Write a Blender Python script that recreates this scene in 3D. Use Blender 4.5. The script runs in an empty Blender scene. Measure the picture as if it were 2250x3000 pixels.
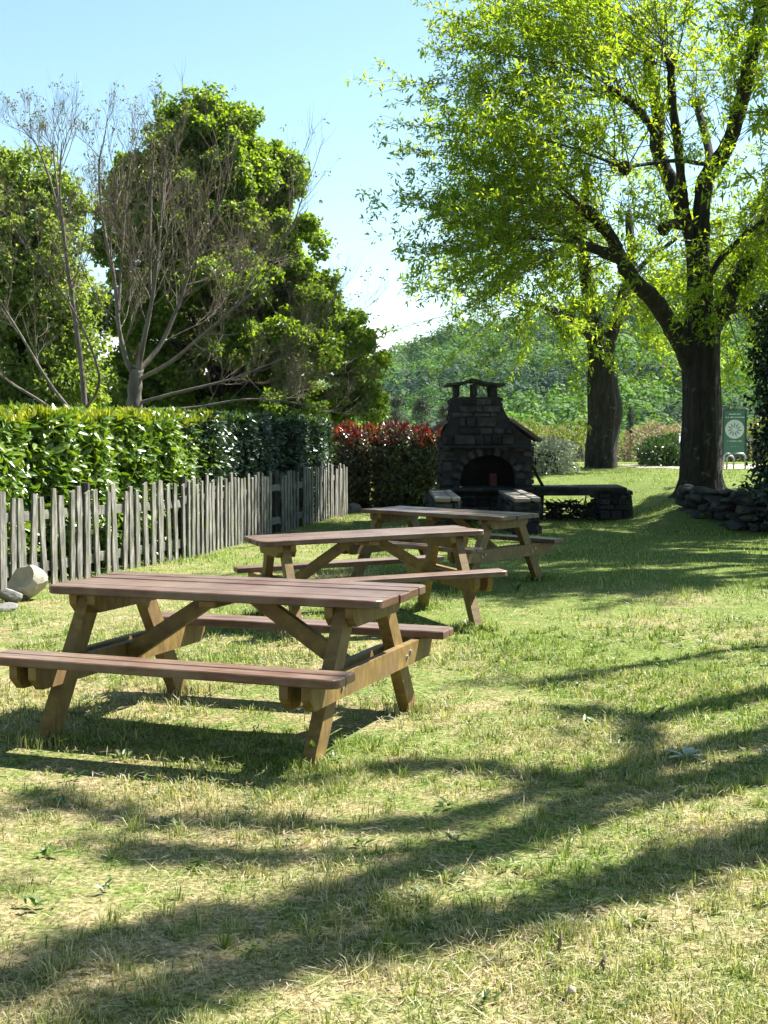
import bpy, math
import numpy as np
from mathutils import Matrix, Vector

rng = np.random.default_rng(11)
C = bpy.context.scene.collection
F, PITCH, CAMZ = 3937.57, -0.059264, 1.497      # focal length in photo pixels, camera pitch, eye height

# ---------------------------------------------------------------- helpers
def at(px, py, Y):
    """world point at ground distance Y seen at photo pixel (2250 x 3000)"""
    dx, dz = (px - 1125) / F, -(py - 1500) / F
    c, s = math.cos(PITCH), math.sin(PITCH)
    y, z = c - dz * s, s + dz * c
    return np.array([dx * Y / y, Y, CAMZ + z * Y / y])

def sstep(a, b, x):
    t = np.clip((x - a) / (b - a), 0, 1)
    return t * t * (3 - 2 * t)

def ground_z(x, y):
    x = np.asarray(x, float); y = np.asarray(y, float)
    z = -0.04 * sstep(6, 14, y)
    z = z + (0.6 * sstep(24.5, 37, y)) * sstep(0.8, 3.5, x + 0.10 * (y - 24))
    z = z + 0.42 * sstep(20.6, 22.6, y) * sstep(3.9, 6.0, x) * (1 - sstep(27, 36, y))
    z = z - 7.0 * sstep(41, 110, y)
    z = z + 0.010 * np.sin(x * 1.9 + 0.7) * np.sin(y * 1.3) + 0.006 * np.sin(x * 4.3 + y * 3.1)
    return z

def mesh(name, V, faces, mat, parent=None, smooth=False, attr=None):
    """faces: list of int arrays (n,k)"""
    me = bpy.data.meshes.new(name)
    V = np.ascontiguousarray(V, np.float32)
    faces = [np.asarray(f, np.int32) for f in faces if len(f)]
    nl = sum(f.size for f in faces); nf = sum(len(f) for f in faces)
    me.vertices.add(len(V)); me.vertices.foreach_set('co', V.ravel())
    me.loops.add(nl); me.polygons.add(nf)
    me.loops.foreach_set('vertex_index', np.concatenate([f.ravel() for f in faces]))
    st, o = [], 0
    for f in faces:
        st.append(o + np.arange(len(f), dtype=np.int32) * f.shape[1]); o += f.size
    me.polygons.foreach_set('loop_start', np.concatenate(st))
    me.polygons.foreach_set('use_smooth', np.full(nf, smooth, bool))
    me.update(calc_edges=True)
    if attr is not None:
        a = me.attributes.new('tone', 'FLOAT', 'POINT')
        a.data.foreach_set('value', np.ascontiguousarray(attr, np.float32))
    for m in (mat if isinstance(mat, (list, tuple)) else [mat]):
        me.materials.append(m)
    ob = bpy.data.objects.new(name, me); C.objects.link(ob)
    if parent: ob.parent = parent
    return ob

def thing(name, label, cat, loc=(0, 0, 0), rz=0, group=None):
    o = bpy.data.objects.new(name, None); C.objects.link(o)
    o.empty_display_size = 0.2
    o.location = loc; o.rotation_euler = (0, 0, rz)
    return tag(o, label, cat, group)

def tag(o, label, cat, group=None):
    o['label'] = label; o['category'] = cat
    if group: o['group'] = group
    return o

def kind(o, k):
    o['kind'] = k; return o

class MB:
    """collects solid pieces into one mesh"""
    def __init__(s): s.V, s.F, s.n = [], {}, 0
    def add(s, V, faces):
        V = np.asarray(V, float)
        for f in faces:
            f = np.asarray(f) + s.n
            s.F.setdefault(f.shape[1], []).append(f)
        s.V.append(V); s.n += len(V)
    def box(s, c, d, M=None, bev=0.0, jit=0.0):
        """bevelled box: centre c, size d, optional 3x3 rotation"""
        h = np.array(d, float) / 2
        b = min(bev, 0.45 * h.min())
        if b <= 0:
            V = np.array([[x, y, z] for x in (-1, 1) for y in (-1, 1) for z in (-1, 1)]) * h
            Fq = [[0, 1, 3, 2], [4, 6, 7, 5], [0, 4, 5, 1], [2, 3, 7, 6], [0, 2, 6, 4], [1, 5, 7, 3]]
            if jit: V = V + rng.normal(0, jit, V.shape)
            faces = [np.array(Fq)]
        else:
            V = []; idx = {}
            for sx in (-1, 1):
                for sy in (-1, 1):
                    for sz in (-1, 1):
                        sg = np.array([sx, sy, sz])
                        for a in range(3):
                            p = sg * (h - b); p[a] = sg[a] * h[a]
                            idx[(sx, sy, sz, a)] = len(V); V.append(p)
            V = np.array(V)
            if jit:
                off = {}
                for (sx, sy, sz, a), i in idx.items():
                    k = (sx, sy, sz)
                    if k not in off: off[k] = rng.normal(0, jit, 3)
                    V[i] += off[k]
            q, t = [], []
            for a in range(3):
                u, v = (a + 1) % 3, (a + 2) % 3
                for sa in (-1, 1):
                    f = []
                    for su, sv in ((-1, -1), (1, -1), (1, 1), (-1, 1)):
                        k = [0, 0, 0]; k[a] = sa; k[u] = su; k[v] = sv
                        f.append(idx[(*k, a)])
                    q.append(f if sa > 0 else f[::-1])
                for su in (-1, 1):
                    for sv in (-1, 1):
                        k0 = [0, 0, 0]; k1 = [0, 0, 0]
                        k0[a] = -1; k1[a] = 1
                        for k in (k0, k1): k[u] = su; k[v] = sv
                        f = [idx[(*k0, u)], idx[(*k1, u)], idx[(*k1, v)], idx[(*k0, v)]]
                        q.append(f if su * sv > 0 else f[::-1])
            for sx in (-1, 1):
                for sy in (-1, 1):
                    for sz in (-1, 1):
                        f = [idx[(sx, sy, sz, a)] for a in range(3)]
                        t.append(f if sx * sy * sz > 0 else f[::-1])
            faces = [np.array(q), np.array(t)]
        if M is not None: V = V @ np.asarray(M).T
        s.add(V + np.array(c), faces)
    def prism(s, poly, y0, y1, axis='y'):
        """polygon (x,z) extruded along y"""
        n = len(poly); P = np.array(poly, float)
        V = np.zeros((2 * n, 3))
        if axis == 'y':
            V[:n, 0] = V[n:, 0] = P[:, 0]; V[:n, 2] = V[n:, 2] = P[:, 1]; V[:n, 1] = y0; V[n:, 1] = y1
        elif axis == 'x':
            V[:n, 1] = V[n:, 1] = P[:, 0]; V[:n, 2] = V[n:, 2] = P[:, 1]; V[:n, 0] = y0; V[n:, 0] = y1
        else:
            V[:n, 0] = V[n:, 0] = P[:, 0]; V[:n, 1] = V[n:, 1] = P[:, 1]; V[:n, 2] = y0; V[n:, 2] = y1
        i = np.arange(n); j = (i + 1) % n
        s.add(V, [np.c_[i, j, j + n, i + n], i[None, :][:, ::-1], (i + n)[None, :]])
    def tube(s, pts, rad, k=6, cap=True):
        pts = np.asarray(pts, float); n = len(pts)
        rad = np.broadcast_to(np.asarray(rad, float), (n,))
        T = np.gradient(pts, axis=0); T /= np.linalg.norm(T, axis=1)[:, None] + 1e-9
        ref = np.array([0, 0, 1.0]) if abs(T[0][2]) < 0.9 else np.array([1.0, 0, 0])
        U = np.cross(T, ref); U /= np.linalg.norm(U, axis=1)[:, None] + 1e-9
        W = np.cross(T, U)
        a = np.arange(k) / k * 2 * np.pi
        V = pts[:, None] + rad[:, None, None] * (np.cos(a)[None, :, None] * U[:, None] + np.sin(a)[None, :, None] * W[:, None])
        i = np.arange(n - 1)[:, None] * k; j = np.arange(k)[None]; j2 = (j + 1) % k
        Q = np.stack([i + j, i + j2, i + k + j2, i + k + j], -1).reshape(-1, 4)
        fs = [Q]
        if cap: fs += [np.arange(k)[None, ::-1], (np.arange(k) + (n - 1) * k)[None]]
        s.add(V.reshape(-1, 3), fs)
    def build(s, name, mat, parent=None, smooth=False):
        return mesh(name, np.concatenate(s.V), [np.concatenate(f) for f in s.F.values()], mat, parent, smooth)

def unit(v): return v / (np.linalg.norm(v, axis=-1, keepdims=True) + 1e-9)

def leaves(P, D, N, L, Wd, fold=0.25, seg=1):
    """leaf blades: base P, direction D, normal hint N, length L, width Wd. returns V, faces"""
    n = len(P); D = unit(D)
    S = unit(np.cross(D, N)); Nn = np.cross(S, D)
    L = np.broadcast_to(L, (n,))[:, None]; Wd = np.broadcast_to(Wd, (n,))[:, None]
    if seg == 1:
        V = np.stack([P, P + D * L * 0.48 + S * Wd * 0.5 + Nn * Wd * fold, P + D * L, P + D * L * 0.48 - S * Wd * 0.5 + Nn * Wd * fold], 1)
        i = np.arange(n)[:, None] * 4
        return V.reshape(-1, 3), [np.hstack([i, i + 1, i + 2]), np.hstack([i, i + 2, i + 3])]
    V = np.stack([P,
                  P + D * L * 0.3 + S * Wd * 0.45 + Nn * Wd * fold, P + D * L * 0.3 - S * Wd * 0.45 + Nn * Wd * fold, P + D * L * 0.32,
                  P + D * L * 0.72 + S * Wd * 0.38 + Nn * Wd * (fold * 0.6) - Nn * L * 0.05, P + D * L * 0.72 - S * Wd * 0.38 + Nn * Wd * (fold * 0.6) - Nn * L * 0.05,
                  P + D * L * 0.72 - Nn * L * 0.06, P + D * L - Nn * L * 0.14], 1)
    i = np.arange(n)[:, None] * 8
    h = lambda *k: np.hstack([i + a for a in k])
    return V.reshape(-1, 3), [np.concatenate([h(0, 1, 3), h(0, 3, 2), h(4, 7, 6), h(6, 7, 5)]), np.concatenate([h(1, 4, 6, 3), h(3, 6, 5, 2)])]

def rdir(n):
    v = rng.normal(size=(n, 3)); return unit(v)

def cloud(cent, rad, n, L, Wd, up=0.5, shell=0.55, seg=1, squash=0.8):
    """n leaves in each clump (centres, radii): mostly near its outside, facing out and up"""
    cent = np.asarray(cent, float); rad = np.asarray(rad, float)
    ci = np.repeat(np.arange(len(cent)), n)
    d = rdir(len(ci)); r = rad[ci] * (shell + (1 - shell) * rng.random(len(ci)) ** 0.6) * (1 + 0.18 * rng.normal(size=len(ci)))
    P = cent[ci] + d * r[:, None] * np.array([1, 1, squash])
    D = unit(d * 0.6 + rdir(len(ci)) * 0.9 + np.array([0, 0, -0.25]))
    N = unit(d * 0.8 + rdir(len(ci)) * 0.6 + np.array([0, 0, up]))
    k = len(ci)
    return leaves(P, D, N, L * rng.uniform(0.7, 1.25, k), Wd * rng.uniform(0.75, 1.25, k), seg=seg)

# ---------------------------------------------------------------- materials
def nmat(name):
    m = bpy.data.materials.new(name); m.use_nodes = True
    nt = m.node_tree; nt.nodes.clear()
    return m, nt, nt.nodes.new, nt.links.new

def ramp(nt, stops, fac):
    r = nt.nodes.new('ShaderNodeValToRGB'); e = r.color_ramp.elements
    while len(e) < len(stops): e.new(0.5)
    for el, (p, c) in zip(e, stops): el.position = p; el.color = (*c, 1)
    nt.links.new(fac, r.inputs[0]); return r.outputs[0]

def noise(nt, scale, detail=3, coord='Object', vec=None, rough=0.5, stretch=None):
    n = nt.nodes.new('ShaderNodeTexNoise'); n.inputs['Scale'].default_value = scale; n.inputs['Detail'].default_value = detail
    n.inputs['Roughness'].default_value = rough
    if coord == 'World':
        src = nt.nodes.new('ShaderNodeNewGeometry').outputs['Position']
    else:
        src = nt.nodes.new('ShaderNodeTexCoord').outputs[coord]
    if stretch:
        mp = nt.nodes.new('ShaderNodeMapping'); mp.inputs['Scale'].default_value = stretch
        nt.links.new(src, mp.inputs[0]); src = mp.outputs[0]
    nt.links.new(src, n.inputs['Vector']); return n.outputs['Fac']

def mix(nt, fac, a, b, mode='MIX'):
    m = nt.nodes.new('ShaderNodeMix'); m.data_type = 'RGBA'; m.blend_type = mode
    for k, v in ((0, fac), (6, a), (7, b)):
        if hasattr(v, 'links') or hasattr(v, 'is_linked'): nt.links.new(v, m.inputs[k])
        elif isinstance(v, tuple): m.inputs[k].default_value = (*v, 1)
        else: m.inputs[k].default_value = v
    return m.outputs[2]

ALB = 0.72                                                     # all reflectances in one place
def dim(c): return tuple(x * ALB for x in c)
def leafmat(name, cols, trans=0.45, rough=0.45, tcol=(1.15, 1.2, 0.5), clump=None, cscale=0.8, spec=0.5):
    """cols: dark..light stops per leaf; clump: second colour mixed by a large noise"""
    m, nt, N, Lk = nmat(name); cols = [dim(c) for c in cols]; clump = dim(clump) if clump else None
    g = N('ShaderNodeNewGeometry')
    col = ramp(nt, [(i / (len(cols) - 1), c) for i, c in enumerate(cols)], g.outputs['Random Per Island'])
    if clump:
        f = ramp(nt, [(0.42, (0, 0, 0)), (0.6, (1, 1, 1))], noise(nt, cscale, 2, 'World'))
        col = mix(nt, f, col, clump)
    p = N('ShaderNodeBsdfPrincipled'); p.inputs['Roughness'].default_value = rough; p.inputs['Specular IOR Level'].default_value = spec
    t = N('ShaderNodeBsdfTranslucent'); s = N('ShaderNodeMixShader'); o = N('ShaderNodeOutputMaterial')
    s.inputs[0].default_value = trans
    tc = mix(nt, 1.0, col, tcol, 'MULTIPLY')
    Lk(col, p.inputs['Base Color']); Lk(tc, t.inputs['Color'])
    Lk(p.outputs[0], s.inputs[1]); Lk(t.outputs[0], s.inputs[2]); Lk(s.outputs[0], o.inputs[0])
    return m

def solid(name, stops, scale=6, detail=5, rough=0.8, bump=0.3, stretch=None, bscale=None, metal=0.0, island=0.0, dist=0.02, coord='Object', spots=None, spec=0.5):
    m, nt, N, Lk = nmat(name); stops = [(p_, dim(c)) for p_, c in stops]
    if spots: spots = (*spots[:3], dim(spots[3]))
    f = noise(nt, scale, detail, coord, stretch=stretch, rough=0.6)
    col = ramp(nt, stops, f)
    if island:
        g = N('ShaderNodeNewGeometry')
        v = ramp(nt, [(0, (1 - island,) * 3), (1, (1 + island * 0.6,) * 3)], g.outputs['Random Per Island'])
        col = mix(nt, 1.0, col, v, 'MULTIPLY')
    if spots:
        sc, lo, hi, c = spots
        f2 = ramp(nt, [(lo, (0, 0, 0)), (hi, (1, 1, 1))], noise(nt, sc, 4, coord, rough=0.65))
        col = mix(nt, f2, col, c)
    p = N('ShaderNodeBsdfPrincipled'); o = N('ShaderNodeOutputMaterial')
    p.inputs['Roughness'].default_value = rough; p.inputs['Metallic'].default_value = metal; p.inputs['Specular IOR Level'].default_value = spec
    Lk(col, p.inputs['Base Color'])
    if bump:
        b = N('ShaderNodeBump'); b.inputs['Strength'].default_value = bump; b.inputs['Distance'].default_value = dist
        Lk(noise(nt, bscale or scale * 2.5, 6, coord, stretch=stretch, rough=0.65), b.inputs['Height']); Lk(b.outputs[0], p.inputs['Normal'])
    Lk(p.outputs[0], o.inputs[0]); return m

def groundmix(nt):
    """how green (1) or strawy (0) the lawn is, from world position: patches, tufts"""
    a = noise(nt, 0.6, 3, 'World'); b = noise(nt, 4.5, 4, 'World', rough=0.75)
    ad = nt.nodes.new('ShaderNodeMath'); ad.operation = 'ADD'; nt.links.new(a, ad.inputs[0]); nt.links.new(b, ad.inputs[1])
    # greener to the right and further off, as in the mown lawn
    pos = nt.nodes.new('ShaderNodeNewGeometry').outputs['Position']
    sep = nt.nodes.new('ShaderNodeSeparateXYZ'); nt.links.new(pos, sep.inputs[0])
    mr = nt.nodes.new('ShaderNodeMapRange'); mr.inputs[1].default_value = -2; mr.inputs[2].default_value = 5
    mr.inputs[3].default_value = 0.0; mr.inputs[4].default_value = 0.17; nt.links.new(sep.outputs[0], mr.inputs[0])
    mr2 = nt.nodes.new('ShaderNodeMapRange'); mr2.inputs[1].default_value = 4.5; mr2.inputs[2].default_value = 13
    mr2.inputs[3].default_value = -0.03; mr2.inputs[4].default_value = 0.13; nt.links.new(sep.outputs[1], mr2.inputs[0])
    a2 = nt.nodes.new('ShaderNodeMath'); a2.operation = 'ADD'; nt.links.new(ad.outputs[0], a2.inputs[0]); nt.links.new(mr.outputs[0], a2.inputs[1])
    a3 = nt.nodes.new('ShaderNodeMath'); a3.operation = 'ADD'; nt.links.new(a2.outputs[0], a3.inputs[0]); nt.links.new(mr2.outputs[0], a3.inputs[1])
    return a3.outputs[0]

def lawn_material():
    m, nt, N, Lk = nmat('lawn_soil')
    g = ramp(nt, [(0.43, (0, 0, 0)), (0.58, (1, 1, 1))], _half(nt, groundmix(nt)))
    fine = noise(nt, 45, 6, 'World', rough=0.8)
    straw = ramp(nt, [(p_, dim(c)) for p_, c in [(0.36, (0.07, 0.05, 0.025)), (0.5, (0.34, 0.27, 0.14)), (0.64, (0.62, 0.53, 0.33))]], fine)
    green = ramp(nt, [(p_, dim(c)) for p_, c in [(0.36, (0.03, 0.038, 0.012)), (0.5, (0.14, 0.20, 0.04)), (0.66, (0.34, 0.39, 0.13))]], fine)
    col = mix(nt, g, straw, green)
    p = N('ShaderNodeBsdfPrincipled'); p.inputs['Roughness'].default_value = 0.95; p.inputs['Specular IOR Level'].default_value = 0.1
    b = N('ShaderNodeBump'); b.inputs['Strength'].default_value = 0.6; b.inputs['Distance'].default_value = 0.02
    Lk(fine, b.inputs['Height']); Lk(b.outputs[0], p.inputs['Normal']); Lk(col, p.inputs['Base Color'])
    o = N('ShaderNodeOutputMaterial'); Lk(p.outputs[0], o.inputs[0]); return m

def _half(nt, s):
    h = nt.nodes.new('ShaderNodeMath'); h.operation = 'MULTIPLY'; h.inputs[1].default_value = 0.5
    nt.links.new(s, h.inputs[0]); return h.outputs[0]

def grass_material():
    m, nt, N, Lk = nmat('grass_blades')
    g = ramp(nt, [(0.43, (0, 0, 0)), (0.57, (1, 1, 1))], _half(nt, groundmix(nt)))
    rnd = N('ShaderNodeNewGeometry').outputs['Random Per Island']
    green = ramp(nt, [(p_, dim(c)) for p_, c in [(0, (0.08, 0.15, 0.02)), (0.5, (0.22, 0.33, 0.06)), (0.8, (0.40, 0.48, 0.16)), (1, (0.66, 0.60, 0.36))]], rnd)
    straw = ramp(nt, [(p_, dim(c)) for p_, c in [(0, (0.14, 0.20, 0.04)), (0.3, (0.37, 0.38, 0.14)), (0.6, (0.62, 0.55, 0.32)), (1, (0.86, 0.77, 0.56))]], rnd)
    col = mix(nt, g, straw, green)
    p = N('ShaderNodeBsdfPrincipled'); p.inputs['Roughness'].default_value = 0.55; p.inputs['Specular IOR Level'].default_value = 0.35
    t = N('ShaderNodeBsdfTranslucent'); s = N('ShaderNodeMixShader'); s.inputs[0].default_value = 0.4
    Lk(col, p.inputs['Base Color']); Lk(mix(nt, 1.0, col, (1.15, 1.2, 0.6), 'MULTIPLY'), t.inputs[0])
    Lk(p.outputs[0], s.inputs[1]); Lk(t.outputs[0], s.inputs[2])
    o = N('ShaderNodeOutputMaterial'); Lk(s.outputs[0], o.inputs[0]); return m

M = {}
M['top'] = solid('red_brown_stain', [(0.25, (0.06, 0.022, 0.015)), (0.5, (0.12, 0.05, 0.032)), (0.75, (0.20, 0.115, 0.078))], 5, 6, 0.40, 0.25, (1.2, 14, 14), 9, island=0.25, dist=0.004,
                 spots=(3.0, 0.42, 0.72, (0.215, 0.16, 0.125)))
def wear_sheen_top(m):  # up-facing boards paler: worn grain, with sky sheen put into the colour
    nt = m.node_tree; p = [n for n in nt.nodes if n.type == 'BSDF_PRINCIPLED'][0]
    src = p.inputs['Base Color'].links[0].from_socket
    sep = nt.nodes.new('ShaderNodeSeparateXYZ'); nt.links.new(nt.nodes.new('ShaderNodeTexCoord').outputs['Normal'], sep.inputs[0])
    up = ramp(nt, [(0.75, (0, 0, 0)), (0.95, (1, 1, 1))], sep.outputs[2])
    grain = ramp(nt, [(p_, dim(c)) for p_, c in [(0.3, (0.10, 0.055, 0.045)), (0.48, (0.21, 0.135, 0.095)), (0.62, (0.40, 0.305, 0.23))]], noise(nt, 5, 6, 'Object', stretch=(0.9, 16, 16), rough=0.7))
    worn = mix(nt, ramp(nt, [(0.35, (0.15,) * 3), (0.7, (0.95,) * 3)], noise(nt, 2.2, 5, 'Object', rough=.65)), src, grain)
    nt.links.new(mix(nt, up, src, worn), p.inputs['Base Color'])
wear_sheen_top(M['top'])
M['pine'] = solid('honey_pine', [(0.25, (0.09, 0.048, 0.012)), (0.5, (0.205, 0.13, 0.03)), (0.75, (0.34, 0.225, 0.055))], 4, 6, 0.6, 0.25, (3, 10, 3), 9, island=0.2, dist=0.004,
                  spots=(2.6, 0.5, 0.75, (0.17, 0.10, 0.05)))
M['steel'] = solid('galvanised_steel', [(0.3, (0.45, 0.45, 0.46)), (0.7, (0.62, 0.62, 0.63))], 20, 3, 0.4, 0, metal=0.8)
M['fence'] = solid('weathered_grey_wood', [(0.28, (0.06, 0.055, 0.047)), (0.5, (0.20, 0.192, 0.17)), (0.72, (0.50, 0.48, 0.43))], 7, 6, 0.9, 0.5, (4, 4, 0.6), 14, island=0.35, dist=0.01, coord='World',
                   spots=(4.5, 0.52, 0.66, (0.20, 0.215, 0.13)))
M['fence_post'] = solid('dark_fence_post', [(0.3, (0.045, 0.04, 0.035)), (0.7, (0.12, 0.11, 0.10))], 8, 5, 0.9, 0.5, (4, 4, 0.6), 14, dist=0.01)
M['stone'] = solid('dark_fieldstone', [(0.25, (0.014, 0.013, 0.014)), (0.5, (0.038, 0.036, 0.038)), (0.75, (0.10, 0.094, 0.092))], 9, 6, 0.9, 0.7, None, 22, island=0.85, dist=0.02, coord='World',
                   spots=(2.2, 0.56, 0.72, (0.12, 0.09, 0.07)))
M['mortar'] = solid('smoky_mortar', [(0.3, (0.016, 0.015, 0.015)), (0.7, (0.045, 0.042, 0.04))], 8, 5, 0.95, 0.6, None, 25)
M['soot'] = solid('sooty_stone', [(0.3, (0.008, 0.007, 0.007)), (0.7, (0.03, 0.028, 0.026))], 8, 5, 0.95, 0.6, None, 25)
M['capstone'] = solid('pale_flagstone', [(0.3, (0.22, 0.19, 0.16)), (0.7, (0.42, 0.37, 0.31))], 6, 5, 0.85, 0.5, None, 20, island=0.2, coord='World')
M['tile'] = solid('clay_roof_tile', [(0.3, (0.10, 0.055, 0.045)), (0.55, (0.22, 0.13, 0.10)), (0.75, (0.36, 0.26, 0.20))], 7, 5, 0.85, 0.4, None, 20, island=0.4, coord='World')
M['brick'] = solid('red_brick', [(0.3, (0.10, 0.022, 0.022)), (0.7, (0.20, 0.05, 0.042))], 9, 4, 0.85, 0.3)
M['rock'] = solid('pale_limestone', [(0.25, (0.34, 0.29, 0.22)), (0.5, (0.50, 0.44, 0.35)), (0.75, (0.62, 0.57, 0.48))], 6, 6, 0.9, 0.6, None, 14, dist=0.02)
M['greyrock'] = solid('grey_rock', [(0.25, (0.13, 0.125, 0.12)), (0.5, (0.25, 0.24, 0.23)), (0.75, (0.36, 0.35, 0.33))], 6, 6, 0.9, 0.6, None, 14, dist=0.02, coord='World', island=0.35)
M['wallstone'] = solid('mossy_wall_stone', [(0.25, (0.022, 0.022, 0.021)), (0.5, (0.06, 0.059, 0.057)), (0.75, (0.12, 0.117, 0.113))], 7, 6, 0.9, 0.6, None, 16, dist=0.02, coord='World', island=0.4,
                       spots=(3.5, 0.54, 0.66, (0.09, 0.10, 0.04)))
M['bark'] = solid('dark_furrowed_bark', [(0.3, (0.010, 0.008, 0.007)), (0.5, (0.030, 0.025, 0.021)), (0.75, (0.07, 0.06, 0.05))], 9, 6, 0.95, 1.0, (1, 1, 0.22), 10, dist=0.06,
                  spots=(5.5, 0.60, 0.70, (0.13, 0.13, 0.125)))
M['twig'] = solid('brown_twig_bark', [(0.3, (0.07, 0.048, 0.03)), (0.7, (0.17, 0.12, 0.075))], 9, 3, 0.85, 0)
M['greybark'] = solid('smooth_grey_bark', [(0.3, (0.09, 0.077, 0.062)), (0.5, (0.17, 0.148, 0.122)), (0.75, (0.28, 0.25, 0.215))], 6, 5, 0.9, 0.5, (1, 1, 0.3), 14, dist=0.02)
M['drytwig'] = solid('dry_twig', [(0.3, (0.13, 0.10, 0.068)), (0.7, (0.28, 0.22, 0.155))], 3, 3, 0.85, 0)
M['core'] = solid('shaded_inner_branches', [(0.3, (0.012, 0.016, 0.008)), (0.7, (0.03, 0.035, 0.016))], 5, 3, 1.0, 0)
M['sign'] = solid('sign_green_panel', [(0.3, (0.045, 0.15, 0.095)), (0.7, (0.06, 0.18, 0.115))], 3, 2, 0.45, 0)
M['signframe'] = solid('sign_dark_frame', [(0.3, (0.008, 0.05, 0.035)), (0.7, (0.012, 0.065, 0.045))], 3, 2, 0.4, 0)
M['signwhite'] = solid('sign_white_print', [(0.3, (0.62, 0.68, 0.66)), (0.7, (0.70, 0.75, 0.73))], 3, 2, 0.5, 0)
M['signteal'] = solid('sign_teal_print', [(0.3, (0.13, 0.27, 0.27)), (0.7, (0.16, 0.31, 0.31))], 3, 2, 0.5, 0)
M['signmid'] = solid('sign_faded_print', [(0.3, (0.22, 0.36, 0.30)), (0.7, (0.26, 0.41, 0.35))], 3, 2, 0.5, 0)
M['white'] = solid('white_paint', [(0.3, (0.68, 0.70, 0.74)), (0.7, (0.8, 0.8, 0.82))], 5, 3, 0.5, 0)
M['gravel'] = solid('pale_gravel', [(0.3, (0.42, 0.36, 0.28)), (0.7, (0.68, 0.62, 0.52))], 30, 5, 0.95, 0.5, None, 60, coord='World')
M['lawn'] = lawn_material()
M['grass'] = grass_material()
M['straw'] = leafmat('straw_clippings', [(0.34, 0.27, 0.14), (0.55, 0.46, 0.27), (0.76, 0.67, 0.46)], 0.25, 0.6, (1, 1, 0.9))
M['weed'] = leafmat('weed_leaf', [(0.05, 0.11, 0.02), (0.09, 0.17, 0.035), (0.16, 0.24, 0.06)], 0.35, 0.45)
M['weedpale'] = leafmat('pale_downy_weed_leaf', [(0.36, 0.45, 0.28), (0.58, 0.64, 0.50)], 0.2, 0.5, (1, 1, .9))
M['leaf1'] = leafmat('bright_spring_leaf', [(0.11, 0.21, 0.03), (0.20, 0.33, 0.036), (0.34, 0.45, 0.055)], 0.70, 0.40, (2.1, 1.85, 0.42))
M['maple'] = leafmat('maple_leaf', [(0.085, 0.17, 0.026), (0.155, 0.265, 0.034), (0.25, 0.37, 0.06)], 0.6, 0.42, (1.8, 1.6, 0.40))
M['lightleaf'] = leafmat('light_tree_leaf', [(0.17, 0.27, 0.06), (0.25, 0.36, 0.08), (0.36, 0.46, 0.13)], 0.62, 0.5, (1.3, 1.25, 0.5))
M['bud'] = leafmat('young_bronze_leaf', [(0.12, 0.14, 0.03), (0.20, 0.23, 0.05), (0.18, 0.13, 0.06)], 0.4, 0.5)
M['laurel'] = leafmat('glossy_laurel_leaf', [(0.09, 0.19, 0.02), (0.155, 0.28, 0.03), (0.25, 0.37, 0.05)], 0.32, 0.33, (1.5, 1.4, 0.35), spec=0.9)
M['laureltip'] = leafmat('young_yellow_laurel_leaf', [(0.28, 0.36, 0.03), (0.42, 0.47, 0.04), (0.55, 0.57, 0.08)], 0.5, 0.32, (1.3, 1.25, 0.4))
M['laurelshade'] = leafmat('shade_toned_laurel_leaf', [(0.016, 0.045, 0.020), (0.03, 0.07, 0.028), (0.055, 0.105, 0.035)], 0.2, 0.28, (1.3, 1.4, 0.5), spec=0.7)  # darker leaf colour stands in for shade on the far half of the hedge
M['phot_green'] = leafmat('photinia_green_leaf', [(0.03, 0.07, 0.02), (0.07, 0.12, 0.035), (0.12, 0.08, 0.035)], 0.25, 0.26, (1.3, 1.2, 0.4), spec=0.7)
M['phot_bronze'] = leafmat('photinia_bronze_leaf', [(0.055, 0.03, 0.014), (0.08, 0.07, 0.022), (0.055, 0.09, 0.025)], 0.28, 0.26, (1.4, 1.0, 0.5), spec=0.7)
M['phot_red'] = leafmat('photinia_red_leaf', [(0.10, 0.010, 0.010), (0.20, 0.018, 0.014), (0.26, 0.08, 0.025)], 0.45, 0.35, (1.4, 0.9, 0.7))
M['phot_purple'] = leafmat('photinia_purple_leaf', [(0.07, 0.012, 0.018), (0.13, 0.022, 0.028), (0.20, 0.035, 0.03)], 0.4, 0.35, (1.3, 0.9, 0.8))
M['ivy'] = leafmat('ivy_leaf', [(0.010, 0.030, 0.014), (0.020, 0.048, 0.020), (0.034, 0.068, 0.028)], 0.2, 0.32, spec=0.6)
M['varieg'] = leafmat('silver_edged_leaf', [(0.20, 0.27, 0.09), (0.5, 0.54, 0.36), (0.70, 0.72, 0.56)], 0.3, 0.4, (1, 1, .8))
M['bush'] = leafmat('dark_round_bush_leaf', [(0.025, 0.07, 0.014), (0.045, 0.10, 0.02), (0.075, 0.14, 0.028)], 0.35, 0.4)
M['yellowbush'] = leafmat('yellow_green_broom', [(0.11, 0.14, 0.02), (0.19, 0.21, 0.03), (0.28, 0.27, 0.06)], 0.4, 0.6)
M['pinkbush'] = leafmat('pale_pink_brown_shrub', [(0.20, 0.17, 0.07), (0.34, 0.25, 0.13), (0.42, 0.31, 0.19)], 0.4, 0.6, (1, 1, .8))
M['pine_n'] = leafmat('grey_pine_needles', [(0.03, 0.048, 0.028), (0.055, 0.075, 0.045), (0.10, 0.11, 0.075)], 0.25, 0.6)
M['conifer'] = leafmat('dark_conifer_needles', [(0.010, 0.026, 0.016), (0.02, 0.042, 0.022)], 0.2, 0.6)
M['forest'] = leafmat('hill_forest_foliage', [(0.035, 0.10, 0.022), (0.10, 0.23, 0.028), (0.16, 0.32, 0.035), (0.26, 0.40, 0.07)], 0.4, 0.8, clump=(0.022, 0.07, 0.04), cscale=0.022)
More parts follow.
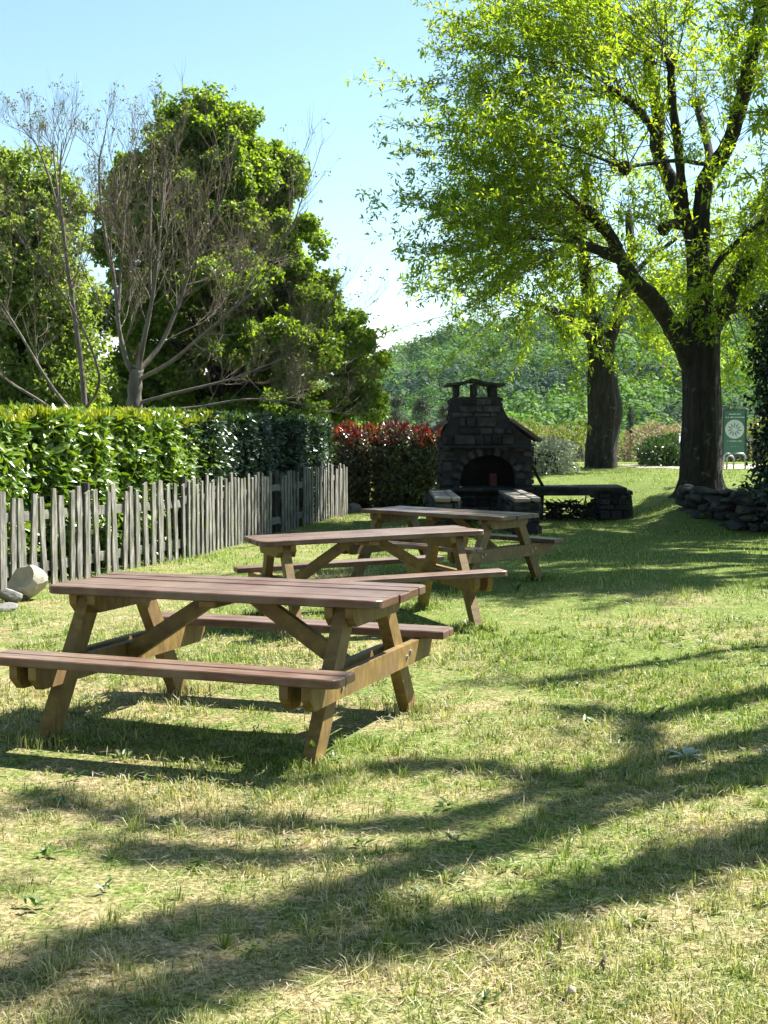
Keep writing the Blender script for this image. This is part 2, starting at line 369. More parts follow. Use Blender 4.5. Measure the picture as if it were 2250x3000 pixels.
def use_tone(m):
    nt = m.node_tree; a = nt.nodes.new('ShaderNodeAttribute'); a.attribute_name = 'tone'
    r = [n for n in nt.nodes if n.type == 'VALTORGB' and n.inputs[0].is_linked and n.inputs[0].links[0].from_socket.name == 'Random Per Island'][0]
    nt.links.new(a.outputs['Fac'], r.inputs[0])
use_tone(M['forest'])
M['hill'] = solid('hill_undergrowth', [(0.35, (0.03, 0.06, 0.015)), (0.65, (0.07, 0.12, 0.03))], 0.06, 5, 1.0, 0, coord='World')

# ---------------------------------------------------------------- sky, sun, camera
SUN = Vector((0.679, 0.386, 1.0)).normalized()
EL = math.asin(SUN.z); AZ = math.atan2(SUN.x, SUN.y)      # azimuth clockwise from +Y
w = bpy.data.worlds.new("World"); bpy.context.scene.world = w; w.use_nodes = True
nt = w.node_tree; nt.nodes.clear()
sky = nt.nodes.new('ShaderNodeTexSky'); sky.sky_type = 'NISHITA'; sky.sun_disc = False
sky.sun_elevation = EL; sky.sun_rotation = AZ; sky.altitude = 200
sky.air_density = 1.0; sky.dust_density = 0.6; sky.ozone_density = 1.6
bg = nt.nodes.new('ShaderNodeBackground'); bg.inputs[1].default_value = 0.057
wo = nt.nodes.new('ShaderNodeOutputWorld')
# a low bank of white cloud over the hill
tc = nt.nodes.new('ShaderNodeTexCoord'); sp = nt.nodes.new('ShaderNodeSeparateXYZ')
nt.links.new(tc.outputs['Generated'], sp.inputs[0])
mp = nt.nodes.new('ShaderNodeMapping'); mp.inputs['Scale'].default_value = (9, 9, 26); mp.inputs['Location'].default_value = (0.6, 0, 0.2)
nt.links.new(tc.outputs['Generated'], mp.inputs[0])
cn = nt.nodes.new('ShaderNodeTexNoise'); cn.inputs['Scale'].default_value = 1.0; cn.inputs['Detail'].default_value = 5
nt.links.new(mp.outputs[0], cn.inputs['Vector'])
ele = nt.nodes.new('ShaderNodeMapRange'); ele.inputs[1].default_value = 0.035; ele.inputs[2].default_value = 0.105; ele.inputs[3].default_value = 0.42; ele.inputs[4].default_value = -0.35
nt.links.new(sp.outputs[2], ele.inputs[0])
ad = nt.nodes.new('ShaderNodeMath'); ad.operation = 'ADD'; nt.links.new(cn.outputs['Fac'], ad.inputs[0]); nt.links.new(ele.outputs[0], ad.inputs[1])
cm = ramp(nt, [(0.52, (0, 0, 0)), (0.64, (1, 1, 1))], ad.outputs[0])
tint = mix(nt, 1.0, sky.outputs[0], (1.14, 1.24, 1.14), 'MULTIPLY')
nt.links.new(mix(nt, cm, tint, (8.5, 8.8, 9.2)), bg.inputs[0])
nt.links.new(bg.outputs[0], wo.inputs[0])

sl = bpy.data.lights.new('sun', 'SUN'); sl.energy = 5.0; sl.angle = math.radians(0.55); sl.color = (1.0, 0.95, 0.86)
so = bpy.data.objects.new('sun', sl); C.objects.link(so)
so.rotation_euler = SUN.to_track_quat('Z', 'Y').to_euler(); so.location = (20, 10, 30)

cd = bpy.data.cameras.new('camera'); cam = bpy.data.objects.new('camera', cd); C.objects.link(cam)
cd.sensor_fit = 'VERTICAL'; cd.sensor_height = 24; cd.lens = 24 * F / 3000; cd.clip_end = 3000; cd.clip_start = 0.05
cam.location = (0, 0, CAMZ); cam.rotation_euler = (math.pi / 2 + PITCH, 0, 0)
sc = bpy.context.scene; sc.camera = cam
sc.view_settings.view_transform = 'Standard'; sc.view_settings.look = 'None'; sc.view_settings.gamma = 1
sc.view_settings.exposure = 1.86
sc.cycles.max_bounces = 8; sc.cycles.diffuse_bounces = 2; sc.cycles.transmission_bounces = 5; sc.cycles.sample_clamp_indirect = 6
sc.cycles.use_denoising = True

# ---------------------------------------------------------------- ground
def grid(xs, ys, zf):
    X, Y = np.meshgrid(xs, ys); Z = zf(X, Y)
    V = np.stack([X, Y, Z], -1).reshape(-1, 3)
    nx, ny = len(xs), len(ys)
    i = (np.arange(ny - 1)[:, None] * nx + np.arange(nx - 1)[None]).ravel()
    return V, [np.c_[i, i + 1, i + nx + 1, i + nx]]
xs = np.r_[-900, -300, -100, -40, np.arange(-20, 20.01, 0.2), 40, 100, 300, 900]
ys = np.r_[-60, -20, np.arange(-4, 46, 0.2), 50, 60, 75, 90, 110, 140, 180, 300, 600, 1200]
V, Fc = grid(xs, ys, ground_z)
kind(mesh('lawn', V, Fc, M['lawn'], smooth=True), 'structure')

# pale gravel path at the back, beside the sign
gx = np.linspace(6.7, 16, 40); gy = np.linspace(35.2, 38.6, 16)
X, Y = np.meshgrid(gx, gy); V = np.stack([X, Y, ground_z(X, Y) + 0.006], -1).reshape(-1, 3)
V[:, 1] += 0.12 * np.sin(V[:, 0] * 2.1)
V[:, 2] = ground_z(V[:, 0], V[:, 1]) + 0.012
i = (np.arange(15)[:, None] * 40 + np.arange(39)[None]).ravel()
kind(mesh('gravel_path', V, [np.c_[i, i + 1, i + 41, i + 40]], M['gravel'], smooth=True), 'structure')

# the wooded hill
RX = np.array([-400, -160, -60, -14, 8, 19, 45, 70, 111, 170, 260, 420.])
RZ = np.array([4, 4, 5, 15, 26, 32, 37, 45, 57, 63, 60, 50.])
def hill_z(x, y):
    rz = np.interp(x, RX, RZ) - 4
    t = np.clip((y - 130) / 290, 0, 1)
    up = -7.2 + (rz + 7.2) * (0.35 * t + 0.65 * t * t * (3 - 2 * t))
    up = up + 2.2 * np.sin(x * 0.06 + y * 0.02) * np.sin(y * 0.035) * t
    return np.where(y > 420, up - (y - 420) * 0.35, up)
V, Fc = grid(np.linspace(-400, 420, 120), np.linspace(115, 560, 80), hill_z)
kind(mesh('hill', V, Fc, M['hill'], smooth=True), 'structure')

# forest on the hill: one mass of small crowns
def crown_proto(n, tall):
    d = rdir(n); bump = 1 + 0.22 * np.sin(d[:, 0] * 5 + tall * 9) * np.sin(d[:, 1] * 5 + 1) + 0.2 * np.sin(d[:, 2] * 7 + d[:, 0] * 4)
    r = bump * rng.uniform(0.8, 1.08, n)
    P = d * r[:, None] * np.array([1, 1, tall])
    return P, unit(d + rdir(n) * 0.4 + np.array([0, 0, .25]))
fx, fy = [], []
for y in np.arange(140, 446, 4.6):
    for x in np.arange(-0.34 * y - 18, 0.36 * y + 22, 4.6):
        fx.append(x + rng.uniform(-2.1, 2.1)); fy.append(y + rng.uniform(-2.1, 2.1))
fx = np.array(fx); fy = np.array(fy); fz = hill_z(fx, fy)
VV, QQ, o, tone = [], [], 0, []
protos = [crown_proto(300, t) for t in (0.95, 1.15, 1.35, 1.0, 1.6)]
for x, y, z in zip(fx, fy, fz):
    P, Nn = protos[rng.integers(5)]
    k = int(300 if y > 210 else 300); s = rng.uniform(1.5, 3.2)
    a = rng.uniform(0, 6.28); R = np.array([[math.cos(a), -math.sin(a), 0], [math.sin(a), math.cos(a), 0], [0, 0, 1]])
    p = P @ R.T * s + np.array([x, y, z + s * 0.9]); n_ = Nn @ R.T
    u = unit(np.cross(n_, rdir(len(p)))); v = np.cross(n_, u); q = s * rng.uniform(0.07, 0.17, (len(p), 1))
    VV.append(np.stack([p - u * q, p - v * q * .8, p + u * q, p + v * q * .8], 1).reshape(-1, 3))
    QQ.append((np.arange(len(p))[:, None] * 4 + np.arange(4)) + o); o += 4 * len(p); tone.append(np.full(4 * len(p), rng.random() * .8) + np.repeat(rng.random(len(p)) * .2, 4))
kind(mesh('hill_forest', np.concatenate(VV), [np.concatenate(QQ)], M['forest'], attr=np.concatenate(tone)), 'stuff')

# ---------------------------------------------------------------- grass
def blades(n_try, y0, y1, power, hmin, hmax, wid, tall=0.0):
    u = rng.random(n_try)
    e = 2 - power
    y = (y0 ** e + u * (y1 ** e - y0 ** e)) ** (1 / e)
    x = rng.uniform(-1, 1, n_try) * (0.325 * y + 0.9)
    # uneven cover: patches and tufts
    f = np.sin(x * 2.3 + 1.2 * np.sin(y * 1.7)) * np.sin(y * 2.1 + 1.3 * np.sin(x * 1.1)) + 0.6 * np.sin(x * 7.1 + y * 3.3) * np.sin(y * 6.3 - x * 2.2)
    keep = rng.random(n_try) < 0.55 + 0.35 * f
    x, y, f = x[keep], y[keep], f[keep]; n = len(x)
    h = (hmin + (hmax - hmin) * rng.random(n) ** 2.2) * (0.75 + 0.45 * np.clip(f, -0.6, 1.2))
    lean = rdir(n) * np.array([1, 1, 0]); lean = unit(lean) * rng.uniform(0.1, 1.2, (n, 1))
    return x, y, h, lean, wid * rng.uniform(0.6, 1.3, n) * np.clip(y / 5, 1, 4)
VV, TT, QQ, o = [], [], [], 0
def add_blades(x, y, h, ln, wd):
    global o
    n = len(x); B = np.stack([x, y, ground_z(x, y) - 0.004], -1)
    S = unit(np.cross(ln, np.array([0, 0, 1.0])) + rdir(n) * .3) * (wd / 2)[:, None]
    Mi = B + ln * (h * 0.35)[:, None] + np.array([0, 0, 1]) * (h * 0.6)[:, None]
    Ti = B + ln * (h * 1.0)[:, None] + np.array([0, 0, 1]) * (h * (1 - 0.3 * np.linalg.norm(ln, axis=1)))[:, None]
    VV.append(np.stack([B - S, B + S, Mi + S * .8, Mi - S * .8, Ti], 1).reshape(-1, 3))
    i = np.arange(n)[:, None] * 5 + o
    QQ.append(np.hstack([i, i + 1, i + 2, i + 3])); TT.append(np.hstack([i + 3, i + 2, i + 4])); o += 5 * n
for args in ((270000, 2.0, 9.0, 1.35, 0.012, 0.045, 0.0036),):
    add_blades(*blades(*args))
# tufts: blades fanning out from common roots, some low and some long
nt_ = 15000
ty = (2.0 ** .75 + rng.random(nt_) * (10.5 ** .75 - 2.0 ** .75)) ** (1 / .75); tx = rng.uniform(-1, 1, nt_) * (0.325 * ty + 0.9)
tf = np.sin(tx * 2.3 + 1.2 * np.sin(ty * 1.7)) * np.sin(ty * 2.1 + 1.3 * np.sin(tx * 1.1)) + .5 * np.sin(tx * 9.1 + ty * 4.3) * np.sin(ty * 8.3 - tx * 3.2)
ok = rng.random(nt_) < .5 + .45 * tf + .05 * tx; tx, ty, tf = tx[ok], ty[ok], tf[ok]; nt_ = len(tx)
nb = rng.integers(7, 34, nt_); ti = np.repeat(np.arange(nt_), nb); n = len(ti)
tr_ = rng.uniform(.012, .05, nt_)[ti]; off = rng.normal(size=(n, 2)) * tr_[:, None] * .6
th_ = (.016 + .05 * rng.random(nt_) ** 2.2)[ti]
ln = np.c_[off / tr_[:, None] * .55 + rng.normal(0, .28, (n, 2)), np.zeros(n)]
add_blades(tx[ti] + off[:, 0], ty[ti] + off[:, 1], th_ * rng.uniform(.5, 1.35, n), ln, .0040 * rng.uniform(.6, 1.3, n) * np.clip(ty[ti] / 5, 1, 3))
fx_, fy_ = [], []
for (tx0, ty0, tyaw) in ((-.752, 6.799, -.36), (-.148, 10.701, .302), (.655, 13.874, -.694)):
    for sx in (-1, 1):
        for sy in (-1, 1):
            lx_, ly_ = sx * .701, sy * .668; n = 420; ang_ = rng.uniform(0, 6.28, n); r_ = .03 + np.abs(rng.normal(0, .09, n))
            fx_.append(tx0 + lx_ * math.cos(tyaw) - ly_ * math.sin(tyaw) + r_ * np.cos(ang_)); fy_.append(ty0 + lx_ * math.sin(tyaw) + ly_ * math.cos(tyaw) + r_ * np.sin(ang_))
fx_, fy_ = np.concatenate(fx_), np.concatenate(fy_); n = len(fx_)
add_blades(fx_, fy_, rng.uniform(.025, .095, n), np.c_[rng.normal(0, .4, (n, 2)), np.zeros(n)], .0046 * rng.uniform(.6, 1.4, n) * np.clip(fy_ / 6, 1, 2))
x, y, h, ln, wd = blades(300000, 8.0, 40.0, 1.2, 0.02, 0.075, 0.0036)
ok = (np.abs(x) < 12); x, y, h, ln, wd = x[ok], y[ok], h[ok], ln[ok], wd[ok]
n = len(x); B = np.stack([x, y, ground_z(x, y) - 0.004], -1)
S = unit(np.cross(ln, np.array([0, 0, 1.0]))) * (wd / 2)[:, None]
Ti = B + ln * (h * 0.8)[:, None] + np.array([0, 0, 1]) * h[:, None]
VV.append(np.stack([B - S, B + S, Ti], 1).reshape(-1, 3)); TT.append(np.arange(n)[:, None] * 3 + np.arange(3) + o); o += 3 * n
kind(mesh('grass', np.concatenate(VV), [np.concatenate(QQ), np.concatenate(TT)], M['grass']), 'stuff')

pass
# dry clippings lying on the lawn
n = 60000
y = (2.0 ** .7 + rng.random(n) * (13.0 ** .7 - 2.0 ** .7)) ** (1 / .7); x = rng.uniform(-1, 1, n) * (0.325 * y + 0.9)
f = np.sin(x * 1.3 + 2 + np.sin(y * 1.1)) * np.sin(y * 1.6 + 1) + 0.5 * np.sin(x * 4 + y * 2)
ok = rng.random(n) < 0.42 + 0.4 * f - 0.05 * x; x, y = x[ok], y[ok]; n = len(x)
P = np.stack([x, y, ground_z(x, y) + rng.uniform(0.004, 0.032, n)], -1)
D = rdir(n) * np.array([1, 1, 0.16]); Lh = 0.025 + 0.09 * rng.random(n) ** 2
V, Fc = leaves(P, D, np.tile([0, 0, 1.0], (n, 1)), Lh, 0.0032 * np.clip(y / 5, 1, 3), 0.1)
kind(mesh('straw', V, Fc, M['straw']), 'stuff')

# broad-leaved weeds between the grass
PP, DD, LL = [], [], []
for _ in range(260):
    y = rng.uniform(2.4, 11); x = rng.uniform(-1, 1) * (0.31 * y + 0.5); s = rng.uniform(0.015, 0.045)
    for k in range(rng.integers(5, 10)):
        a = rng.uniform(0, 6.28); PP.append((x + rng.normal() * .02, y + rng.normal() * .02, ground_z(x, y) + 0.012)); DD.append((math.cos(a), math.sin(a), rng.uniform(0.25, 1.1))); LL.append(s * rng.uniform(.7, 1.4))
PP, DD, LL = np.array(PP), np.array(DD), np.array(LL)
V, Fc = leaves(PP, DD, np.tile([0, 0, 1.0], (len(PP), 1)), LL, LL * 0.42, 0.2, seg=2)
kind(mesh('broadleaf_weeds', V, Fc, M['weed']), 'stuff')

def rosette(name, label, p, n, L, wd, mat, rise, cat='weed'):
    a = rng.uniform(0, 6.28, n); P = np.tile(np.array(p), (n, 1)) + np.c_[np.cos(a) * .01, np.sin(a) * .01, np.full(n, .01)]
    D = np.c_[np.cos(a), np.sin(a), rng.uniform(rise * .5, rise * 1.4, n)]
    l = L * rng.uniform(.7, 1.25, n); V, Fc = leaves(P, D, np.tile([0, 0, 1.0], (n, 1)), l, l * wd, .2, seg=2)
    return tag(mesh(name, V, Fc, mat), label, cat)
def gpt(px, py):
    z = 0.0
    for _ in range(12):
        r = at(px, py, 10.0); d = r - np.array([0, 0, CAMZ]); t = (z - CAMZ) / d[2]; p = np.array([0, 0, CAMZ]) + d * t
        z = float(ground_z(p[0], p[1]))
    p[2] = z; return p
rosette('pale_weed', 'pale silvery weed rosette lying in the sunlit lawn beyond the long shadow', gpt(2010, 2225), 11, .085, .36, M['weedpale'], .35)
rosette('tall_weed', 'single tall leafy weed standing at the foot of the nearest table leg', gpt(925, 2240), 9, .12, .3, M['weed'], 1.8)
rosette('thistle_weed', 'lone upright broad leaf in the lawn by the middle table', gpt(1515, 1735), 5, .13, .38, M['weed'], 2.2)

# ---------------------------------------------------------------- picnic tables
TL, TW, TH, BW, BH, OB, FT, LX, BL = 1.816, 0.703, 0.722, 0.215, 0.439, 0.843, 0.668, 0.701, 1.808
def rotx(a): c, s = math.cos(a), math.sin(a); return np.array([[1, 0, 0], [0, c, -s], [0, s, c]])
def roty(a): c, s = math.cos(a), math.sin(a); return np.array([[c, 0, s], [0, 1, 0], [-s, 0, c]])
def plank(mb, x0, x1, y0, y1, z0, z1, r00=0, r01=0, r10=0, r11=0):
    """plank along x with optional rounded corners (y0/y1 at x0/x1), eased edges"""
    pts = []
    def corner(cx, cy, r, a0):
        if r <= 0: pts.append((cx, cy)); return
        for k in range(6):
            a = a0 + k / 5 * math.pi / 2
            sx = 1 if cx > (x0 + x1) / 2 else -1; sy = 1 if cy > (y0 + y1) / 2 else -1
            pts.append((cx - sx * r + r * math.cos(a), cy - sy * r + r * math.sin(a)))
    corner(x0, y0, r00, math.pi); corner(x1, y0, r10, 1.5 * math.pi); corner(x1, y1, r11, 0); corner(x0, y1, r01, math.pi / 2)
    P = np.array(pts); n = len(P); c = P.mean(0); e = 0.005
    In = P + np.clip(c - P, -e, e)
    xb = np.array([z0, z0 + e, z1 - e, z1])
    rings = [In, P, P, In]
    V = np.concatenate([np.c_[r, np.full(n, z)] for r, z in zip(rings, xb)])
    i = np.arange(n); j = (i + 1) % n; fs = []
    for k in range(3): fs.append(np.c_[i + k * n, j + k * n, j + (k + 1) * n, i + (k + 1) * n])
    mb.add(V, [np.concatenate(fs), i[None, ::-1], (i + 3 * n)[None]])
def make_table(label):
    t = thing('picnic_table', label, 'picnic table', group='wooden picnic tables on the lawn')
    b = MB(); np_, gap = 5, 0.007; pw = (TW - gap * (np_ - 1)) / np_
    for k in range(np_):
        y0 = -TW / 2 + k * (pw + gap); dz = rng.normal(0, 0.0012); r0 = 0.05 if k == 0 else 0; r1 = 0.05 if k == np_ - 1 else 0
        dx = rng.normal(0, 0.004)
        plank(b, -TL / 2 + dx, TL / 2 + dx, y0, y0 + pw, TH - 0.042 + dz, TH + dz, r0, r1, r0, r1)
    b.build('tabletop', M['top'], t)
    for s in (-1, 1):
        b = MB(); pw = (BW - 0.007) / 2; ya = OB - BW
        for k in range(2):
            y0, y1 = ya + k * (pw + 0.007), ya + k * (pw + 0.007) + pw
            r = 0.05 if k == 1 else 0.0
            if s < 0: y0, y1 = -y1, -y0
            rr = (r, 0, r, 0) if s < 0 else (0, r, 0, r)
            plank(b, -BL / 2, BL / 2, y0, y1, BH - 0.042 + rng.normal(0, .001), BH + rng.normal(0, .001), *rr)
        b.build('bench_seat', M['top'], t)
    lt, bt = 0.062, 0.042                                     # leg and beam thickness
    for sx in (-1, 1):
        for sy in (-1, 1):
            b = MB()
            f0 = np.array([sx * LX, sy * FT, -0.03]); f1 = np.array([sx * LX, sy * 0.235, TH - 0.044])
            d = f1 - f0; hl = 0.062                            # half width measured along y
            V = []
            for xx in (-lt / 2, lt / 2):
                for p in (f0, f1):
                    for yy in (-hl, hl): V.append((p[0] + xx, p[1] + yy, p[2]))
            b.add(np.array(V), [np.array([[0, 1, 3, 2], [4, 6, 7, 5], [0, 4, 5, 1], [2, 3, 7, 6], [0, 2, 6, 4], [1, 5, 7, 3]])])
            b.build('leg', M['pine'], t)
            for q in (-0.026, 0.026):                          # bolts through the seat beam
                zz = BH - 0.042 - 0.055; yy = sy * (FT - (FT - 0.235) * (zz + .03) / (TH - .014)) + q
                k = MB(); x0 = sx * (LX + lt / 2 + bt)
                k.tube([(x0 - sx * .002, yy, zz + .01 * np.sign(q)), (x0 + sx * 0.009, yy, zz + .01 * np.sign(q))], 0.011, 8)
                k.build('bolt', M['steel'], t)
        for so_, in ((-1,), (1,)):                             # boards on both faces of the legs
            xc = sx * LX + so_ * (lt / 2 + bt / 2 + 0.001)
            b = MB(); z1 = BH - 0.0435; z0 = z1 - 0.112; e = OB - 0.012; c = 0.055
            b.prism([(-e, z1), (-e, z0 + c), (-e + c, z0), (e - c, z0), (e, z0 + c), (e, z1)], xc - bt / 2, xc + bt / 2, 'x')
            b.build('seat_beam', M['pine'], t)
            b = MB(); z1 = TH - 0.0435; z0 = z1 - 0.092; e = TW / 2 - 0.025; c = 0.045
            b.prism([(-e, z1), (-e, z0 + c), (-e + c, z0), (e - c, z0), (e, z0 + c), (e, z1)], xc - bt / 2, xc + bt / 2, 'x')
            b.build('top_beam', M['pine'], t)
        b = MB()
        p0 = np.array([sx * 0.05, 0, TH - 0.05]); p1 = np.array([sx * (LX - 0.072), 0, BH - 0.10]); d = p1 - p0
        L = np.linalg.norm(d); a = math.atan2(d[2], d[0])
        w_ = 0.05
        b.prism([(sx * 0.02, TH - 0.044), (sx * 0.16, TH - 0.044), (sx * (LX - 0.076), BH - 0.05), (sx * (LX - 0.076), BH - 0.155)][::sx], -0.022, 0.022)
        b.build('brace', M['pine'], t)
    b = MB(); b.box((0, 0, TH - 0.044 - 0.018), (0.09, TW - .08, 0.034), bev=.004); b.build('cross_batten', M['pine'], t)
    return t
def copy_tree(o, parent=None):
    c = o.copy(); C.objects.link(c)
    if parent: c.parent = parent
    for ch in list(o.children): copy_tree(ch, c)
    return c
fits = [(-.752, 6.799, .000, -.360, .003, -.001), (-.148, 10.701, -.028, .302, -.004, -.030), (.655, 13.874, -.039, -.694, .007, .004)]
tl = ['nearest red-brown picnic table, large in the foreground, its front bench cut off',
      'middle picnic table turned the other way, between the nearest table and the farthest one',
      'farthest picnic table, standing just before the stone barbecue']
proto = make_table(tl[0])
for k, (x, y, z, yaw, tx, ty) in enumerate(fits):
    o = proto if k == 0 else copy_tree(proto)
    o['label'] = tl[k]
    o.matrix_world = Matrix.Translation((x, y, z)) @ Matrix.Rotation(tx, 4, 'X') @ Matrix.Rotation(ty, 4, 'Y') @ Matrix.Rotation(yaw, 4, 'Z')

# ---------------------------------------------------------------- picket fence
FP = np.array([(-4.05, 11.6), (-3.72, 12.65), (-2.46, 16.2), (-1.62, 20.6), (-0.72, 25.3)])
seg = np.linalg.norm(np.diff(FP, axis=0), axis=1); cum = np.r_[0, np.cumsum(seg)]
def fpt(s):
    p = np.array([np.interp(s, cum, FP[:, 0]), np.interp(s, cum, FP[:, 1])])
    k = min(np.searchsorted(cum, s, 'right') - 1, len(seg) - 1); d = (FP[k + 1] - FP[k]) / seg[k]
    return p, d
fence = thing('picket_fence', 'weathered grey wooden picket fence with uneven slats running before the hedge', 'fence')
s, npk = 0.05, 0
while s < cum[-1] and npk < 100:
    p, d = fpt(s); a = math.atan2(d[1], d[0])
    wd = rng.uniform(0.06, 0.11); hgt = rng.uniform(0.89, 1.03)
    missing = any(abs(s - m) < q for m, q in ((9.15, .28), (10.6, .16), (0.62, .1)))
    if not missing:
        b = MB(); z0 = float(ground_z(*p)) - 0.03
        n = 7; zz = np.linspace(0, hgt, n); sway = np.cumsum(rng.normal(0, .004, n)); half = wd / 2 * (1 + rng.normal(0, .10, n)); half[-1] *= rng.uniform(.75, 1)
        tilt = rng.normal(0, .03); th = 0.011
        V = []
        for k in range(n):
            cx = sway[k] + tilt * zz[k]; dz0, dz1 = (rng.normal(0, .012), rng.normal(0, .012)) if k == n - 1 else (0, 0)
            for (uu, vv, dz) in ((-half[k], -th, dz0), (half[k], -th, dz1), (half[k], th, dz1), (-half[k], th, dz0)):
                u_ = cx + uu
                V.append((u_ * d[0] + vv * d[1], u_ * d[1] - vv * d[0], zz[k] + dz))
        i = np.arange(n - 1)[:, None] * 4; j = np.arange(4)[None]; j2 = (j + 1) % 4
        Q = np.stack([i + j, i + j2, i + 4 + j2, i + 4 + j], -1).reshape(-1, 4)
        b.add(np.array(V), [Q, np.array([[0, 3, 2, 1]]), np.array([[0, 1, 2, 3]]) + 4 * (n - 1)])
        ob = b.build('picket', M['fence'], fence)
        ob.location = (p[0] + 0.034 * d[1], p[1] - 0.034 * d[0], z0); npk += 1
    s += rng.uniform(0.135, 0.215)
for zc, hh in ((0.70, 0.095), (0.20, 0.10)):
    for k in range(len(FP) - 1):
        for q in range(2):
            a, b_ = FP[k] + (FP[k + 1] - FP[k]) * q / 2, FP[k] + (FP[k + 1] - FP[k]) * (q + 1) / 2
            d = (b_ - a); L = np.linalg.norm(d); d /= L
            b = MB(); Rm = np.array([[d[0], -d[1], 0], [d[1], d[0], 0], [0, 0, 1]])
            b.box((0, 0, 0), (L - .01, 0.035, hh), Rm @ roty(rng.normal(0, .008)), .004, .004)
            ob = b.build('rail', M['fence'], fence); m_ = (a + b_) / 2
            ob.location = (m_[0], m_[1], float(ground_z(*m_)) + zc + rng.normal(0, .01))
for s in (0.5, 2.9, 5.2, 7.1, 9.5, 10.9, 12.4, 13.7):
    p, d = fpt(min(s, cum[-1])); nrm = np.array([d[1], -d[0]])
    b = MB(); b.tube([(0, 0, -.1), (0.004, 0, .5), (0, .006, rng.uniform(.93, 1.05))], [.06, .055, .05], 8)
    ob = b.build('post', M['fence_post'], fence); ob.location = (p[0] - nrm[0] * .085, p[1] - nrm[1] * .085, float(ground_z(*p)))

# ---------------------------------------------------------------- hedges
def hedge(name, label, s0, s1, off, thick, top, n, mat, tipmat, ntip, L=0.145, base=0.05, wavy=0.06, fade=None):
    """clipped hedge along the fence line from s0 to s1, leaf by leaf, round a dark core of branches"""
    t = thing(name, label, 'hedge', (0, 0, 0))
    def pos(s, u, z):
        P = np.zeros((len(s), 3))
        x = np.interp(s, cum2, FP2[:, 0]); y = np.interp(s, cum2, FP2[:, 1])
        dx = np.interp(s + .3, cum2, FP2[:, 0]) - np.interp(s - .3, cum2, FP2[:, 0]); dy = np.interp(s + .3, cum2, FP2[:, 1]) - np.interp(s - .3, cum2, FP2[:, 1])
        d = unit(np.c_[dx, dy]); nx, ny = -d[:, 1], d[:, 0]
        return np.c_[x + nx * u, y + ny * u, z], np.c_[-nx, -ny, np.zeros(len(s))]
    A_f, A_t = (top - base), thick
    nf = int(n * A_f / (A_f + A_t)); ntp = n - nf
    s = rng.uniform(s0, s1, n); dep = rng.random(n) ** 1.5 * 0.22
    bulge = wavy * (np.sin(s * 3.1) + np.sin(s * 7.3 + 1) * .6)
    zt = top + 0.035 * np.sin(s * 4.4) + 0.03 * np.sin(s * 9.7 + 2)
    u = np.where(np.arange(n) < nf, off + dep - bulge, off + rng.random(n) * thick)
    z = np.where(np.arange(n) < nf, base + (zt - base) * rng.random(n), zt - dep * 0.8)
    u += 0.10 * np.clip((z - base) / (top - base) - .75, 0, 1)
    if fade is not None:                                       # the lit hedge and its shade-coloured far half blend together
        ok = rng.random(n) < (sstep(fade[0], fade[1], s + .35 * np.sin(z * 4) + .25 * np.sin(z * 9 + 1)) if fade[2] > 0 else 1 - sstep(fade[0], fade[1], s + .35 * np.sin(z * 4) + .25 * np.sin(z * 9 + 1)))
        isf = (np.arange(n) < nf)[ok]; s, u, z = s[ok], u[ok], z[ok]; n = len(s)
    else: isf = np.arange(n) < nf
    P, outn = pos(s, u, z)
    up = (~isf)[:, None]
    N = np.where(up, np.array([0, 0, 1.0]), outn * .8 + np.array([0, 0, .75]))
    D = unit(np.where(up, rdir(n) * np.array([1, 1, .5]) + np.array([0, 0, .5]), outn * .7 + rdir(n) * .9 + np.array([0, 0, .15])))
    l = L * rng.uniform(.5, 1.2, n)
    V, Fc = leaves(P, D, unit(N + rdir(n) * .6), l, l * rng.uniform(.34, .48, n), .14, seg=2)
    mesh('foliage', V, Fc, mat, t)
    if ntip:
        s = rng.uniform(s0, s1, ntip); u = off + rng.random(ntip) ** 1.6 * thick; zt = top + 0.035 * np.sin(s * 4.4) + 0.03 * np.sin(s * 9.7 + 2)
        P, outn = pos(s, u, zt - .03)
        D = unit(rdir(ntip) * np.array([.6, .6, .2]) + np.array([0, 0, .9])); l = L * .8 * rng.uniform(.6, 1.2, ntip)
        V, Fc = leaves(P, D, unit(outn + rdir(ntip) * .8), l, l * .38, .2, seg=2)
        mesh('young_shoots', V, Fc, tipmat, t)
    ss = np.arange(s0 + .1, s1, .4); b = MB()
    rings = []
    for (uu, z_) in ((off + .30, -.3), (off + .26, top - .30), (off + .40, top - .16), (off + thick - .1, top - .16), (off + thick - .05, -.3)):
        rings.append(pos(ss, np.full(len(ss), uu), np.full(len(ss), z_))[0])
    V = np.stack(rings, 1).reshape(-1, 3); n5 = 5
    i = np.arange(len(ss) - 1)[:, None] * n5; j = np.arange(n5)[None]; j2 = (j + 1) % n5
    b.add(V, [np.stack([i + j, i + j2, i + n5 + j2, i + n5 + j], -1).reshape(-1, 4), np.arange(5)[None], (np.arange(5) + (len(ss) - 1) * 5)[None, ::-1]])
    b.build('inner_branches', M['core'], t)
    return t
FP2 = np.array([(-5.6, 8.5), (-4.05, 11.6), (-3.72, 12.65), (-2.46, 16.2), (-1.62, 20.6), (-0.72, 25.3), (-.3, 27.5)])
cum2 = np.r_[0, np.cumsum(np.linalg.norm(np.diff(FP2, axis=0), axis=1))]
hedge('laurel_hedge', 'bright glossy laurel hedge with yellow young tips behind the near half of the picket fence', 1.5, 11.0, .28, 1.1, 1.66, 38000, M['laurel'], M['laureltip'], 8000, fade=(8.6, 10.4, -1))
